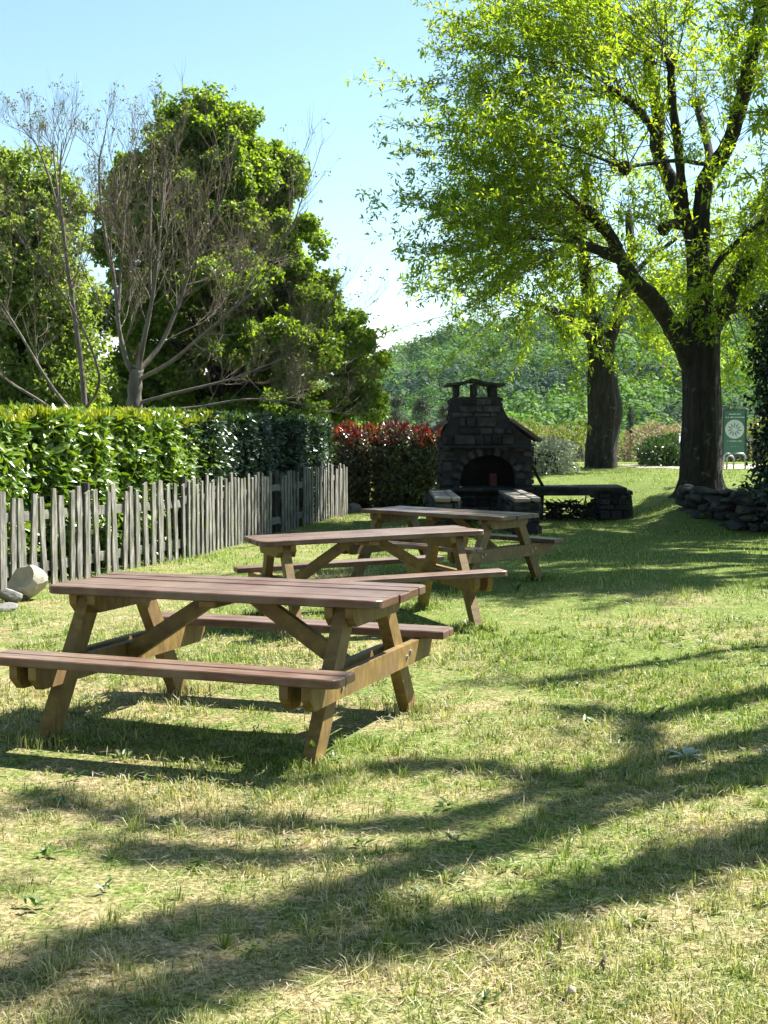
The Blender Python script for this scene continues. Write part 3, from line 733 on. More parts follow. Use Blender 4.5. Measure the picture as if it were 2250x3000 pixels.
hedge('shade_toned_laurel_hedge', 'laurel hedge with shade put into its dark leaf colour, behind the far half of the picket fence', 8.3, 17.5, .26, 1.1, 1.70, 30000, M['laurelshade'], M['laurel'], 1800, L=.12, fade=(8.5, 10.3, 1))

def shrub(name, label, x0, x1, y0, y1, z1, n, mats, L, wd, cat='shrub', group=None, top_at=.8, z0=None, rnd=0.3, seg=1, topn=.35):
    """leafy block shrub: mats = (body leaves, top leaves or None)"""
    cx, cy = (x0 + x1) / 2, (y0 + y1) / 2; gz = float(ground_z(cx, cy)) if z0 is None else z0
    t = thing(name, label, cat, (cx, cy, gz), 0, group)
    h = z1 - gz; hx, hy = (x1 - x0) / 2, (y1 - y0) / 2
    def pts(n, zlo, zhi):
        d = rdir(n); 
        e_ = 2 / rnd; p = d / (np.abs(d) ** e_).sum(1)[:, None] ** (1 / e_)
        q = p * rng.uniform(.72, 1.06, (n, 1)) * (1 + .09 * np.sin(d[:, :1] * 9 + 3) * np.sin(d[:, 2:] * 8))
        P = np.c_[q[:, 0] * hx, q[:, 1] * hy, h * (.5 + .5 * q[:, 2])]
        ok = (P[:, 2] >= zlo * h) & (P[:, 2] <= zhi * h * 1.1) & (P[:, 2] > 0.01); return P[ok], d[ok]
    P, d = pts(n, 0, top_at if mats[1] else 1.2); k = len(P)
    l = L * rng.uniform(.7, 1.3, k)
    V, Fc = leaves(P, unit(d * .5 + rdir(k) + np.array([0, 0, .15])), unit(d + rdir(k) * .7 + np.array([0, 0, .5])), l, l * wd, .18, seg=seg)
    mesh('foliage', V, Fc, mats[0], t)
    if mats[1]:
        P, d = pts(int(n * .42), top_at - .12, 1.2); k = len(P); P[:, 2] += .02
        l = L * rng.uniform(.8, 1.4, k)
        V, Fc = leaves(P, unit(d * .3 + rdir(k) * .6 + np.array([0, 0, .8])), unit(d + rdir(k) * .8), l, l * wd, .2, seg=seg)
        mesh('young_leaves', V, Fc, mats[1], t)
    b = MB(); m_ = 16; a = np.arange(m_) / m_ * 2 * np.pi
    rr = [(.55, -.1), (.62, .4), (.55, .75), (.2, .86)]
    V = np.concatenate([np.c_[np.cos(a) * hx * r, np.sin(a) * hy * r, np.full(m_, h * z_)] for r, z_ in rr])
    i = np.arange(3)[:, None] * m_; j = np.arange(m_)[None]; j2 = (j + 1) % m_
    b.add(V, [np.stack([i + j, i + j2, i + m_ + j2, i + m_ + j], -1).reshape(-1, 4), (np.arange(m_) + 3 * m_)[None]])
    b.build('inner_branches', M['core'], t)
    return t
g_ = 'photinia shrubs beside the barbecue'
shrub('photinia_shrub', 'red-topped photinia shrub at the far end of the picket fence, with orange-red young leaves', -1.18, -.05, 25.9, 27.3, 1.54, 5200, (M['phot_bronze'], M['phot_red']), .10, .42, group=g_, top_at=.90, seg=2)
shrub('photinia_shrub', 'photinia shrub with glossy silvery-green leaves and dark purple top, middle of the three', -.12, .66, 25.9, 27.3, 1.57, 4600, (M['phot_green'], M['phot_purple']), .10, .42, group=g_, top_at=.90, seg=2)
shrub('photinia_shrub', 'narrow green photinia shrub with thin red top, touching the barbecue', .58, 1.22, 25.9, 27.2, 1.49, 4000, (M['phot_green'], M['phot_red']), .10, .42, group=g_, top_at=.9, seg=2)
shrub('variegated_shrub', 'pale silver-leaved clipped shrub to the right of the barbecue', 3.0, 4.8, 33.5, 35.2, 1.22, 6000, (M['varieg'], None), .085, .5, z0=.15)
shrub('round_bush', 'dark green rounded bush between the two big tree trunks', 7.2, 9.35, 36.5, 38.8, 1.36, 7500, (M['bush'], M['bush']), .10, .45, z0=.35, rnd=.75, top_at=.7)
shrub('yellow_bush', 'yellow-green brush mass behind the pale clipped shrub', 2.6, 8.6, 47, 51, 1.75, 9000, (M['yellowbush'], None), .16, .3, z0=-1.2, rnd=.6)
shrub('pink_brown_shrub', 'pale pinkish-brown shrub above the dark rounded bush', 8.3, 11.2, 46, 49, 1.72, 6500, (M['pinkbush'], None), .14, .35, z0=-1.0, rnd=.7)
shrub('olive_shrub', 'olive yellow-green shrub at the foot of the biggest trunk', 10.6, 15.5, 49, 53, 1.9, 8000, (M['yellowbush'], None), .16, .35, z0=-1.0, rnd=.6)
shrub('green_shrub', 'mid green shrub behind the green sign', 12.6, 17.5, 41.5, 45, 2.3, 8000, (M['bush'], None), .13, .45, z0=-.2, rnd=.65)

# ---------------------------------------------------------------- stones
def stone(name, label, loc, size, mat, seed, cat='rock', group=None, flat=.9, rz=0, facet=.5):
    r = np.random.default_rng(seed)
    import bmesh
    bm = bmesh.new(); bmesh.ops.create_icosphere(bm, subdivisions=3, radius=1)
    dirs = unit(r.normal(size=(9, 3))); lim = r.uniform(.55, .85, 9)
    for v in bm.verts:
        p = np.array(v.co)
        for d_, l_ in zip(dirs, lim):
            k = p @ d_
            if k > l_: p = p - d_ * (k - l_) * facet * 1.7
        p = p * (1 + .04 * math.sin(p[0] * 7 + seed) * math.sin(p[1] * 6) + r.normal(0, .008))
        v.co = Vector(p * np.array(size) / 2)
    me = bpy.data.meshes.new(name); bm.to_mesh(me); bm.free(); me.materials.append(mat)
    o = bpy.data.objects.new(name, me); C.objects.link(o); o.location = loc; o.rotation_euler = (r.uniform(-.2, .2), r.uniform(-.2, .2), rz)
    return tag(o, label, cat, group)
p = gpt(70, 1762); stone('pale_rock', 'large pale angular rock leaning against the near end of the picket fence', (p[0], p[1] + .12, .09), (.42, .26, .38), M['rock'], 5, facet=.9)
p = gpt(30, 1765); stone('grey_rock', 'grey rounded stone half buried beside the large pale rock', (p[0], p[1], .03), (.26, .2, .14), M['greyrock'], 8)
p = gpt(-10, 1790); stone('grey_rock', 'small flat stone at the very edge, in front of the other fence rocks', (p[0] + .08, p[1], .01), (.22, .16, .08), M['greyrock'], 9)
p = gpt(1038, 1500); stone('boulder', 'grey boulder at the far end of the picket fence', (p[0], p[1], .02), (.36, .3, .24), M['greyrock'], 12)
p = gpt(1672, 2925); stone('pebble', 'small white pebble in the grass near the lower edge', (p[0], p[1], .016), (.042, .03, .028), M['rock'], 15)
def stick(name, label, pts, rad, mat, cat='stick'):
    b = MB(); b.tube(pts, rad, 6); return tag(b.build(name, mat, None, True), label, cat)
p = gpt(1635, 2790); stick('stick', 'broken twig standing upright in the shaded lawn with pale snapped tip', [p + (0, 0, -.02), p + (.006, 0, .03), p + (.010, .004, .062)], [.008, .006, .003], M['drytwig'])
p = gpt(1768, 2850); stick('stick', 'short dark twig stub standing in the sunlit grass near the bottom', [p + (0, 0, -.02), p + (-.003, 0, .025), p + (.006, .004, .05)], [.008, .007, .005], M['drytwig'])

# ---------------------------------------------------------------- stone barbecue
def stone_face(mb, x0, x1, z0, z1, yf, inside, hmin=.07, hmax=.19, dep=.05, axis='y'):
    """courses of rough blocks on the face y=yf (or x), where inside(x,z) holds"""
    z = z0
    while z < z1 - .03:
        h = min(rng.uniform(hmin, hmax), z1 - z); x = x0 - rng.uniform(0, .1)
        while x < x1:
            wd = rng.uniform(.10, .38); a, b = max(x, x0), min(x + wd, x1)
            if b - a > .04:
                cx, cz = (a + b) / 2, z + h / 2
                if inside(a + .015, cz) and inside(b - .015, cz) and inside(cx, z + .01) and inside(cx, z + h - .01) and inside(a + .02, z + h - .015) and inside(b - .02, z + h - .015):
                    pr = rng.uniform(-.012, .02)
                    c = (cx, yf - pr, cz); d = (b - a - .018, dep * 2, h - .018)
                    if axis == 'x': c = (yf - pr, cx, cz); d = (dep * 2, b - a - .018, h - .018)
                    mb.box(c, d, None, .016, .006)
            x += wd
        z += h
bx, by = 1.765, 23.0
bbq = thing('stone_barbecue', 'large dark stone barbecue with arched hearth and roofed chimney at the end of the lawn', 'barbecue', (bx, by, -.04))
hw = .775
prof = [(-hw, 0), (hw, 0), (hw, 1.38), (.52, 1.60), (.42, 1.74), (.37, 1.95), (.36, 2.14), (-.46, 2.14), (-.47, 1.82), (-.54, 1.66), (-hw, 1.50)]
PZ = np.array([0, 1.38, 1.52, 1.68, 1.85, 2.0, 2.14]); PR = np.array([hw, hw, .60, .44, .32, .25, .22])
PZ2 = np.array([0, 1.50, 1.66, 1.85, 2.14]); PL = np.array([-hw, -hw, -.69, -.63, -.60])
AX, AR, AZ0 = .02, .50, .72                                     # arch centre, half width, springing
def arch_z(x): 
    t = (x - AX) / AR
    return AZ0 + .44 * math.sqrt(max(0, 1 - t * t)) if abs(t) < 1 else 0
def solid_at(x, z):
    if not (np.interp(z, PZ2, PL) <= x <= np.interp(z, PZ, PR)): return False
    return not (abs(x - AX) < AR + .09 and .55 < z < (AZ0 + .54 * math.sqrt(max(0, 1 - ((x - AX) / (AR + .10)) ** 2)) if abs(x - AX) < AR + .1 else 0))
b = MB()
b.box((0, .55, .28), (2 * hw - .04, 1.06, .56))                                     # hearth base
def ptop(x): 
    return float(np.interp(x, [-hw, -.69, -.63, -.60, .22, .25, .32, .44, .60, hw], [1.50, 1.66, 1.85, 2.14, 2.14, 2.0, 1.85, 1.68, 1.52, 1.38]))
xsb = np.unique(np.r_[-hw + .02, -.69, -.63, -.595, .215, .25, .32, .44, .60, hw - .02, np.linspace(AX - AR, AX + AR, 15)])
for a, c in zip(xsb[:-1], xsb[1:]):                                                # front wall round the arch
    m_ = (a + c) / 2
    za, zc = (max(.56, arch_z(a)), max(.56, arch_z(c))) if abs(m_ - AX) < AR else (.56, .56)
    b.prism([(a, za), (c, zc), (c, ptop(c - 1e-4)), (a, ptop(a + 1e-4))], .03, .40)
    b.prism([(a, .56), (c, .56), (c, ptop(c - 1e-4)), (a, ptop(a + 1e-4))], .95, 1.08)   # back wall
b.box((-hw + .10, .675, 1.02), (.15, .548, .92)); b.box((hw - .10, .675, .97), (.15, .548, .82))
b.build('body', M['mortar'], bbq)
b = MB(); stone_face(b, -hw, hw, .02, 2.12, .03, solid_at, dep=.045)
for k in range(11):                                                                 # arch ring
    a0 = math.pi * (k + .5) / 11; x_, z_ = AX + (AR + .05) * math.cos(a0), AZ0 + .50 * math.sin(a0)
    b.box((x_, .02, z_), (.145, .12, .10), roty(-a0), .015, .006)
for sx in (-1, 1):
    for z_ in (.635,): b.box((AX + sx * (AR + .05), .02, z_), (.11, .12, .13), None, .015, .006)
b.build('stone_facing', M['stone'], bbq)
for q_, top_, dp_ in ((hw - .02, 1.34, -.045), (-hw + .02, 1.46, .045)):
    b = MB(); stone_face(b, .02, 1.06, .02, top_, q_, lambda y_, z_: True, dep=dp_, axis='x'); b.build('side_stones', M['stone'], bbq)
b = MB(); b.box((AX, .60, .575), (1.0, .9, .03)); b.box((AX, .93, .86), (1.0, .03, .6)); b.build('hearth', M['soot'], bbq)
b = MB(); b.box((-.02, -.045, 1.285), (1.30, .20, .04), None, .01, .004); b.build('mantel_shelf', M['stone'], bbq)
b = MB(); b.box((0, -.05, .555), (1.56, .22, .06), None, .012, .005); b.build('hearth_sill', M['stone'], bbq)
b = MB(); stone_face(b, .03, 1.05, 1.75, 2.13, .215, lambda y_, z_: True, dep=-.04, axis='x'); stone_face(b, .03, 1.05, 1.9, 2.13, -.60, lambda y_, z_: True, dep=.04, axis='x'); b.build('chimney_stones', M['stone'], bbq)
for (x_, w_) in ((-.535, .115), (-.225, .09), (.115, .13)):                            # chimney posts with two gaps
    b = MB(); b.box((x_, .12, 2.245), (w_, .16, .205), None, .015, .008); b.build('chimney_pillar', M['stone'], bbq)
    b = MB(); b.box((x_ * .92, .92, 2.245), (w_ * .6, .12, .205), None, .015, .008); b.build('chimney_pillar', M['stone'], bbq)
b = MB(); n_ = 15; xx = np.linspace(-.70, .30, n_)
zz = 2.352 + .02 * np.exp(-((xx + .24) / .25) ** 2) + .04 * np.exp(-((xx + .25) / .12) ** 2) - .05 * np.abs(xx + .22)
b.prism(list(zip(xx, zz)) + list(zip(xx[::-1], zz[::-1] + .042)), -.08, 1.12); b.build('chimney_cap', M['stone'], bbq)
for sx, (xa, za, xb_, zb) in ((1, (.38, 1.70, .89, 1.335)), (-1, (-.68, 1.66, -.90, 1.50))):  # little tiled side roofs
    b = MB(); dx, dz = xb_ - xa, zb - za; L = math.hypot(dx, dz); ang = math.atan2(-dz, dx)
    for r_ in range(7):
        for c_ in range(3):
            f = (c_ + .5) / 3; cx, cz = xa + dx * f, za + dz * f + .035 + .012 * (2 - c_) * 0
            pts = []
            yc = .02 + r_ * .165
            a_ = np.linspace(0, np.pi, 7)
            d = np.array([dx, 0, dz]) / L; up_ = np.array([-dz * sx, 0, abs(dx)]) / L
            up_ = unit(np.array([-d[2], 0, d[0]]) * (1 if d[0] > 0 else -1))
            for e_ in (-.58, .58):
                base = np.array([cx, yc, cz]) + d * e_ * L / 3 + up_ * (.012 if e_ > 0 else 0.0)
                for rr in (.082, .068):
                    pts += [base + np.array([0, math.cos(t_) * rr, 0]) + up_ * math.sin(t_) * rr * .75 for t_ in a_]
            P = np.array(pts).reshape(2, 2, 7, 3)
            V = P.reshape(-1, 3); q = []
            for k in range(6):
                q += [[k, k + 1, 14 + k + 1, 14 + k], [7 + k, 21 + k, 21 + k + 1, 7 + k + 1], [14 + k, 14 + k + 1, 21 + k + 1, 21 + k], [k, 7 + k, 7 + k + 1, k + 1]]
            b.add(V, [np.array(q)])
    b.build('tile_roof', M['tile'], bbq)
for (xa, xb_, slabs) in ((-1.0, -.62, ((20.0, 21.25), (21.27, 22.85))), (.17, .58, ((20.0, 21.5), (21.52, 22.85)))):
    b = MB(); b.box(((xa + xb_) / 2, -1.55, .245), (xb_ - xa - .05, 2.7, .47))
    stone_face(b, xa, xb_, .0, .49, -2.88, lambda x_, z_: True)
    stone_face(b, -2.85, -.1, .0, .49, xb_ - .02, lambda x_, z_: True, dep=-.04, axis='x'); stone_face(b, -2.85, -.1, .0, .49, xa + .02, lambda x_, z_: True, dep=.04, axis='x')
    sw = b.build('side_wall', M['stone'], bbq)
    for (y0, y1) in slabs:
        b = MB()
        for q in range(2):
            xm = xa + (xb_ - xa) * (.32 if q == 0 else .81); b.box((xm, (y0 + y1) / 2 - by, .525 + .012 * q), ((xb_ - xa) * (.62 if q == 0 else .34), y1 - y0 - .02, .065), None, .01, .006)
        b.build('capstone', M['capstone'], sw)

for k, (x_, y_, z_, rx, rz, lab) in enumerate(((1.90, 23.45, .60, .0, .3, 'upright red brick leaning at the back of the barbecue hearth'),)):
    b = MB(); b.box((0, 0, .11 if k == 0 else .05), ((.12, .07, .22) if k == 0 else (.22, .10, .10)), rotx(-.15) if k == 0 else None, .006, .003)
    o = b.build('brick', M['brick']); o.location = (x_, y_, .552 if k else .556); o.rotation_euler = (0, 0, rz); tag(o, lab, 'brick')

# stone worktop beside the barbecue
wt = thing('stone_worktop', 'low dark stone slab table on a rough pier, right of the barbecue', 'stone table', (3.45, 23.8, -.03))
b = MB(); b.box((-.02, .02, .545), (1.62, .95, .07), None, .015, .008); b.build('slab', M['stone'], wt)
b = MB(); b.box((.58, .04, .25), (.48, .82, .50)); stone_face(b, .31, .87, .0, .51, -.40, lambda x_, z_: True, dep=.05); stone_face(b, -.38, .45, 0, .51, .84, lambda x_, z_: True, dep=-.05, axis='x'); stone_face(b, -.38, .45, 0, .51, .33, lambda x_, z_: True, dep=.05, axis='x'); b.build('pier', M['stone'], wt)
b = MB(); b.box((-.28, -.38, .47), (1.10, .12, .085), None, .012, .006); b.build('edge_beam', M['stone'], wt)
b = MB(); b.box((-.74, .04, .25), (.16, .8, .50), None, .02, .01); b.build('end_support', M['stone'], wt)
b = MB()
for k in range(150):                                             # brushwood stored underneath
    q = np.array([rng.uniform(-.6, .28), rng.uniform(-.36, .40), rng.uniform(.0, .30) ** 1.0]); d = unit(np.array([rng.normal(), rng.normal() * .6, rng.normal() * .35])); l = rng.uniform(.15, .4)
    e0, e1 = q - d * l / 2, q + d * l / 2
    for e in (e0, e1): e[0] = np.clip(e[0], -.64, .30); e[2] = np.clip(e[2], .0, .46)
    b.tube([e0, (e0 + e1) / 2 + rng.normal(0, .015, 3), e1], rng.uniform(.006, .018), 5)
o = b.build('brushwood_pile', M['bark']); o.location = wt.location; tag(o, 'dark pile of cut brushwood stored under the stone slab', 'firewood')
stick('leaning_stake', 'dark wooden stake leaning between the barbecue and the stone slab', [(2.78, 23.5, .55), (2.62, 23.35, .82), (2.57, 23.3, .92)], [.028, .026, .022], M['bark'])

# dry-stone retaining wall at the foot of the biggest tree
rw = thing('dry_stone_wall', 'low dry-stone retaining wall in deep shade below the biggest tree', 'stone wall', (5.0, 21.5, 0))
import bmesh
wallpts = np.array([(5.1, 22.9), (5.12, 21.8), (5.6, 20.8), (6.7, 20.2), (8.5, 19.9)])
ws = np.r_[0, np.cumsum(np.linalg.norm(np.diff(wallpts, axis=0), axis=1))]
bm = bmesh.new()
for zc in (.04, .17, .30, .42, .53):
    s = rng.uniform(0, .1)
    while s < ws[-1]:
        L = rng.uniform(.18, .42); m_ = s + L / 2
        x_, y_ = np.interp(m_, ws, wallpts[:, 0]), np.interp(m_, ws, wallpts[:, 1])
        x2, y2 = np.interp(m_ + .05, ws, wallpts[:, 0]), np.interp(m_ + .05, ws, wallpts[:, 1])
        r = bmesh.ops.create_icosphere(bm, subdivisions=2, radius=1)['verts']; a = math.atan2(y2 - y_, x2 - x_)
        dirs = unit(rng.normal(size=(6, 3))); lim = rng.uniform(.55, .8, 6); sz = np.array([L * .56, .17, rng.uniform(.07, .095)])
        jx, jy = rng.normal(0, .03, 2)
        for v in r:
            p = np.sign(np.array(v.co)) * np.abs(np.array(v.co)) ** .7
            for d_, l_ in zip(dirs, lim):
                k = p @ d_
                if k > l_: p = p - d_ * (k - l_)
            p = p * sz; v.co = Vector((x_ + jx + p[0] * math.cos(a) - p[1] * math.sin(a), y_ + jy + .06 + zc * .15 + p[0] * math.sin(a) + p[1] * math.cos(a), zc + p[2]))
        s += L
me = bpy.data.meshes.new('stones'); bm.to_mesh(me); bm.free(); me.materials.append(M['wallstone'])
o = bpy.data.objects.new('stones', me); C.objects.link(o); o.parent = rw; o.matrix_parent_inverse = Matrix.Translation((-5.0, -21.5, 0))
b = MB(); bp = list(map(tuple, wallpts + np.array([.25, .22]))) + [(8.8, 21.5), (6.4, 22.8), (5.5, 23.1)]
b.prism(bp, -.1, .48, 'z'); o = b.build('earth_fill', M['mortar'], rw); o.matrix_parent_inverse = Matrix.Translation((-5.0, -21.5, 0))

# ---------------------------------------------------------------- sign, rack, post
sgp = at(2150, 1382, 36.3); gz = float(ground_z(sgp[0], 36.3))
sg = thing('information_sign', 'tall green information panel with white leaf disc beside the biggest trunk', 'sign', (sgp[0], 36.3, gz), 0)
SW, SH = .66, 1.56
b = MB()
for sx in (-1, 1): b.box((sx * (SW / 2 - .025), 0, SH / 2), (.05, .05, SH), None, .004)
b.box((0, 0, SH - .02), (SW - .104, .048, .04)); b.build('frame', M['signframe'], sg)
b = MB(); b.box((0, .004, .92), (SW - .104, .03, 1.18)); b.build('panel', M['sign'], sg)
b = MB(); b.box((0, .002, .30), (SW - .104, .03, .06)); b.build('lower_rail', M['signframe'], sg)
b = MB(); a = np.linspace(0, 2 * np.pi, 49)[:-1]; b.prism(list(zip(.255 * np.cos(a), 1.02 + .255 * np.sin(a))), -.0145, -.011); b.build('white_disc', M['signwhite'], sg)
b = MB()
for k in range(11):                                            # the radiating leaf emblem
    a0 = math.radians(90 + k * 360 / 11); d = np.array([math.cos(a0), math.sin(a0)]); n2 = np.array([-d[1], d[0]])
    r0, r1, w_ = .05, (.20 if k % 2 == 0 else .185), .022; c = np.array([-.005, 1.01])
    P = [c + d * r0, c + d * (r0 + (r1 - r0) * .45) + n2 * w_, c + d * r1 + n2 * .006, c + d * r1 - n2 * .006, c + d * (r0 + (r1 - r0) * .45) - n2 * w_]
    b.prism([tuple(q) for q in P][::-1], -.0185, -.0150)
b.build('leaf_emblem', M['signteal'], sg)
def textline(x0, x1, z, h, mat):
    """worn unreadable lettering: short strokes of uneven height"""
    b = MB(); x = x0
    while x < x1:
        w_ = rng.uniform(.012, .026)
        if rng.random() > .14: b.box((x + w_ / 2, -.0128, z), (w_ * .78, .003, h * rng.uniform(.7, 1.0)))
        x += w_
    b.build('lettering', mat, sg)
textline(-.16, .15, 1.425, .035, M['signwhite']); textline(-.255, .255, 1.34, .038, M['signwhite'])
textline(-.19, .19, .70, .028, M['signwhite']); textline(-.10, .10, .555, .022, M['signmid'])
for (x0, x1, hh, y_, lab) in ((2119, 2183, .42, 35.3, 'wide grey steel hoop stand in front of the green sign'), (2129, 2149, .36, 35.0, 'narrow grey steel hoop stand inside the line of the wide hoop')):
    xa, xb_ = (x0 - 1125) / F * y_, (x1 - 1125) / F * y_; g0 = float(ground_z((xa + xb_) / 2, y_)); r_ = min(.12, (xb_ - xa) / 2)
    pts = [(xa, y_, g0 - .05), (xa, y_, g0 + hh - r_)] + [(xa + r_ - r_ * math.cos(t_), y_, g0 + hh - r_ + r_ * math.sin(t_)) for t_ in np.linspace(.2, math.pi / 2, 6)]
    pts += [(xb_ - r_ + r_ * math.sin(t_), y_, g0 + hh - r_ + r_ * math.cos(t_)) for t_ in np.linspace(0, math.pi / 2 - .2, 6)] + [(xb_, y_, g0 + hh - r_), (xb_, y_, g0 - .05)]
    b = MB(); b.tube(pts, .022, 8); tag(b.build('bicycle_hoop', M['steel'], None, True), lab, 'bicycle stand')
pp = at(1988, 1375, 37.0); g0 = float(ground_z(pp[0], 37.0))
b = MB(); b.tube([(pp[0], 37, g0 - .1), (pp[0], 37, g0 + .86)], .035, 10); b.tube([(pp[0], 37, g0 + .86), (pp[0], 37, g0 + .90)], [.045, .03], 10)
tag(b.build('white_post', M['white'], None, True), 'thin white post standing left of the biggest trunk', 'post')

# ---------------------------------------------------------------- trees
def smooth_path(P, n):
    P = np.asarray(P, float); k = len(P); t = np.linspace(0, k - 1, n)
    out = np.zeros((n, P.shape[1]))
    for j, tt in enumerate(t):
        i = min(int(tt), k - 2); f = tt - i
        p0, p1, p2, p3 = P[max(i - 1, 0)], P[i], P[i + 1], P[min(i + 2, k - 1)]
        out[j] = .5 * ((2 * p1) + (-p0 + p2) * f + (2 * p0 - 5 * p1 + 4 * p2 - p3) * f * f + (-p0 + 3 * p1 - 3 * p2 + p3) * f ** 3)
    return out
def limb(mb, P, r0, r1, k=10, lump=.06, n=None):
    S = smooth_path(P, n or 6 * len(P)); m_ = len(S)
    r = np.linspace(r0, r1, m_) * (1 + lump * rng.normal(size=m_))
    mb.tube(S + rng.normal(0, r0 * .03, S.shape), r, k); return S

def shoots(mb, heads, nper, length, dirfun, rad=.011, droop=.25, nleaf=14, LL=.112, LW=.036, clus=6, spread=.9, side=3):
    """long straight shoots from each head with leaf clusters along them: returns leaf arrays"""
    P, D = [], []
    for h in heads:
        for _ in range(nper):
            d = unit(dirfun(h) + rng.normal(0, spread, 3)); l = length * rng.uniform(.45, 1.25)
            n = 7; t = np.linspace(0, 1, n)[:, None]; bend = rng.normal(0, .07, 3)
            S = h + rng.normal(0, .10, 3) + d * l * t + bend * l * t * t + np.array([0, 0, -droop]) * l * .25 * t * t
            mb.tube(S, np.linspace(rad, rad * .3, n) * rng.uniform(.6, 1.2), 3, False)
            paths = [(S, .38)]
            for _s in range(side):
                q = rng.uniform(.2, .85); b0 = S[0] + (S[-1] - S[0]) * q; b0 = np.array([np.interp(q, t[:, 0], S[:, a]) for a in range(3)])
                d2 = unit(d * .8 + rng.normal(0, .6, 3)); l2 = l * rng.uniform(.2, .4) * (1.15 - q * .5); S2 = b0 + d2 * l2 * np.linspace(0, 1, 4)[:, None]
                S2[:, 2] -= droop * .2 * l2 * np.linspace(0, 1, 4) ** 2
                mb.tube(S2, np.linspace(rad * .5, rad * .2, 4), 3, False); paths.append((S2, .15))
            for (Q, lo) in paths:
                nl = max(3, int(nleaf * np.linalg.norm(Q[-1] - Q[0]) / length))
                tt = rng.uniform(lo, 1.03, nl); tq = np.linspace(0, 1, len(Q))
                for a in tt:
                    p = np.array([np.interp(a, tq, Q[:, c]) for c in range(3)])
                    for _k in range(clus):
                        P.append(p + rng.normal(0, .05, 3)); D.append(d * .5 + rng.normal(0, .75, 3) + (0, 0, -.15))
    P, D = np.array(P), np.array(D); n = len(P); N = unit(rng.normal(0, .6, (n, 3)) + np.array([0, 0, .8])); l = LL * rng.uniform(.6, 1.25, n)
    return leaves(P, D, N, l, l * (LW / LL), .15)

def merge(parts):
    V, T, o = [], {}, 0
    for v, fs in parts:
        V.append(v)
        for f in fs: T.setdefault(f.shape[1], []).append(f + o)
        o += len(v)
    return np.concatenate(V), [np.concatenate(x) for x in T.values()]

# ---- the biggest tree (right)
Y1 = 25.0
A = lambda px, py, dy=0: at(px, py, Y1 + dy)
t1 = thing('big_tree', 'biggest tree, thick dark trunk splitting into heavy limbs above the stone wall', 'tree', tuple(A(2055, 1424)))
def part(b, name, mat, t, smooth=True):
    o = b.build(name, mat, t, smooth); o.matrix_parent_inverse = Matrix.Translation(-Vector(t.location)); return o
def partm(V, Fc, name, mat, t):
    o = mesh(name, V, Fc, mat, t); o.matrix_parent_inverse = Matrix.Translation(-Vector(t.location)); return o
b = MB()
S = smooth_path([A(2050, 1470), A(2054, 1400), A(2057, 1250), A(2055, 1100), A(2055, 998), A(2052, 900), A(2050, 796), A(2026, 660)], 150)
rr = np.interp(np.linspace(0, 1, 150), [0, .07, .14, .3, .5, .6, .75, .88, 1], [.60, .46, .375, .335, .335, .32, .23, .20, .15])
k = 110; T_ = np.arange(k) / k * 2 * np.pi
ridg = 1 + .06 * np.sin(T_ * 5 + .5) + .035 * np.sin(T_ * 11 + 1)
def furrow(q, zz):
    """bark ridges: near-vertical plates split by wandering furrows"""
    w_ = T_ * 17 + 1.1 * np.sin(zz * 2.3 + T_ * 3) + .6 * np.sin(zz * 6.1 + T_ * 7)
    a_ = np.abs(np.sin(w_)) ** .55; b_ = np.abs(np.sin(T_ * 9 + zz * 3.4 + 1.7 * np.sin(zz * 1.3))) ** .5
    return .055 * a_ + .022 * b_ * a_ - .05 + rng.normal(0, .006, k)
V = []
for q, (c, r) in enumerate(zip(S, rr)):
    fl = 1 + (.16 * np.sin(T_ * 4 + 1.3) if q < 24 else 0) * (1 - q / 24)
    rad = r * (ridg * fl + .03 * np.sin(T_ * 3 + q * .15) + furrow(q, c[2]))
    V.append(np.c_[c[0] + rad * np.cos(T_), c[1] + rad * np.sin(T_), np.full(k, c[2])])
i = np.arange(149)[:, None] * k; j = np.arange(k)[None]; j2 = (j + 1) % k
b.add(np.concatenate(V), [np.stack([i + j, i + j2, i + k + j2, i + k + j], -1).reshape(-1, 4), (np.arange(k) + 149 * k)[None]])
part(b, 'trunk', M['bark'], t1)
heads = []
def big(pts, r0, r1, k=12):
    b = MB(); limb(b, [np.array(p) for p in pts], r0, r1, k); o = part(b, 'limb', M['bark'], t1); return pts
big([A(2035, 1090), A(1990, 998, -.2), A(1925, 890, -.6), A(1853, 817, -1.0), A(1817, 752, -1.2), A(1780, 680, -1.4), A(1723, 622, -1.6)], .20, .085)
big([A(1817, 760, -1.2), A(1737, 727, -1.5), A(1680, 712, -1.9)], .11, .06)
big([A(2030, 690), A(1998, 622, .1), A(1969, 542, .2), A(1925, 434, .4), A(1929, 347, .5), A(1911, 239, .5), A(1896, 150, .5)], .155, .10)
big([A(1922, 400, .4), A(1905, 370, .2), A(1867, 318, -.2), A(1795, 271, -.6)], .085, .05)
big([A(2010, 640), A(1998, 550, -.4), A(1987, 434, -.8), A(1969, 289, -1.1), A(1965, 174, -1.3)], .095, .07)
big([A(2052, 740), A(2055, 615, -.1), A(2070, 521, -.2), A(2128, 434, -.4), A(2164, 325, -.6), A(2200, 181, -.8), A(2222, 43, -1.0), A(2235, -90, -1.2)], .17, .11)
big([A(2062, 1060), A(2084, 962, .1), A(2135, 868, .2), A(2200, 760, .3), A(2243, 651, .4), A(2285, 500, .5), A(2290, 300, .6), A(2300, 120, .7)], .21, .11)
big([A(2100, 930, .1), A(2170, 900, .8), A(2250, 890, 1.5), A(2330, 800, 2.0)], .08, .04, 8)
big([A(2240, 660, .4), A(2320, 560, 1.2), A(2420, 420, 2.2)], .11, .07)
big([A(2040, 690), A(2060, 640, 1.2), A(2080, 470, 2.2), A(2040, 300, 3.0)], .13, .07)
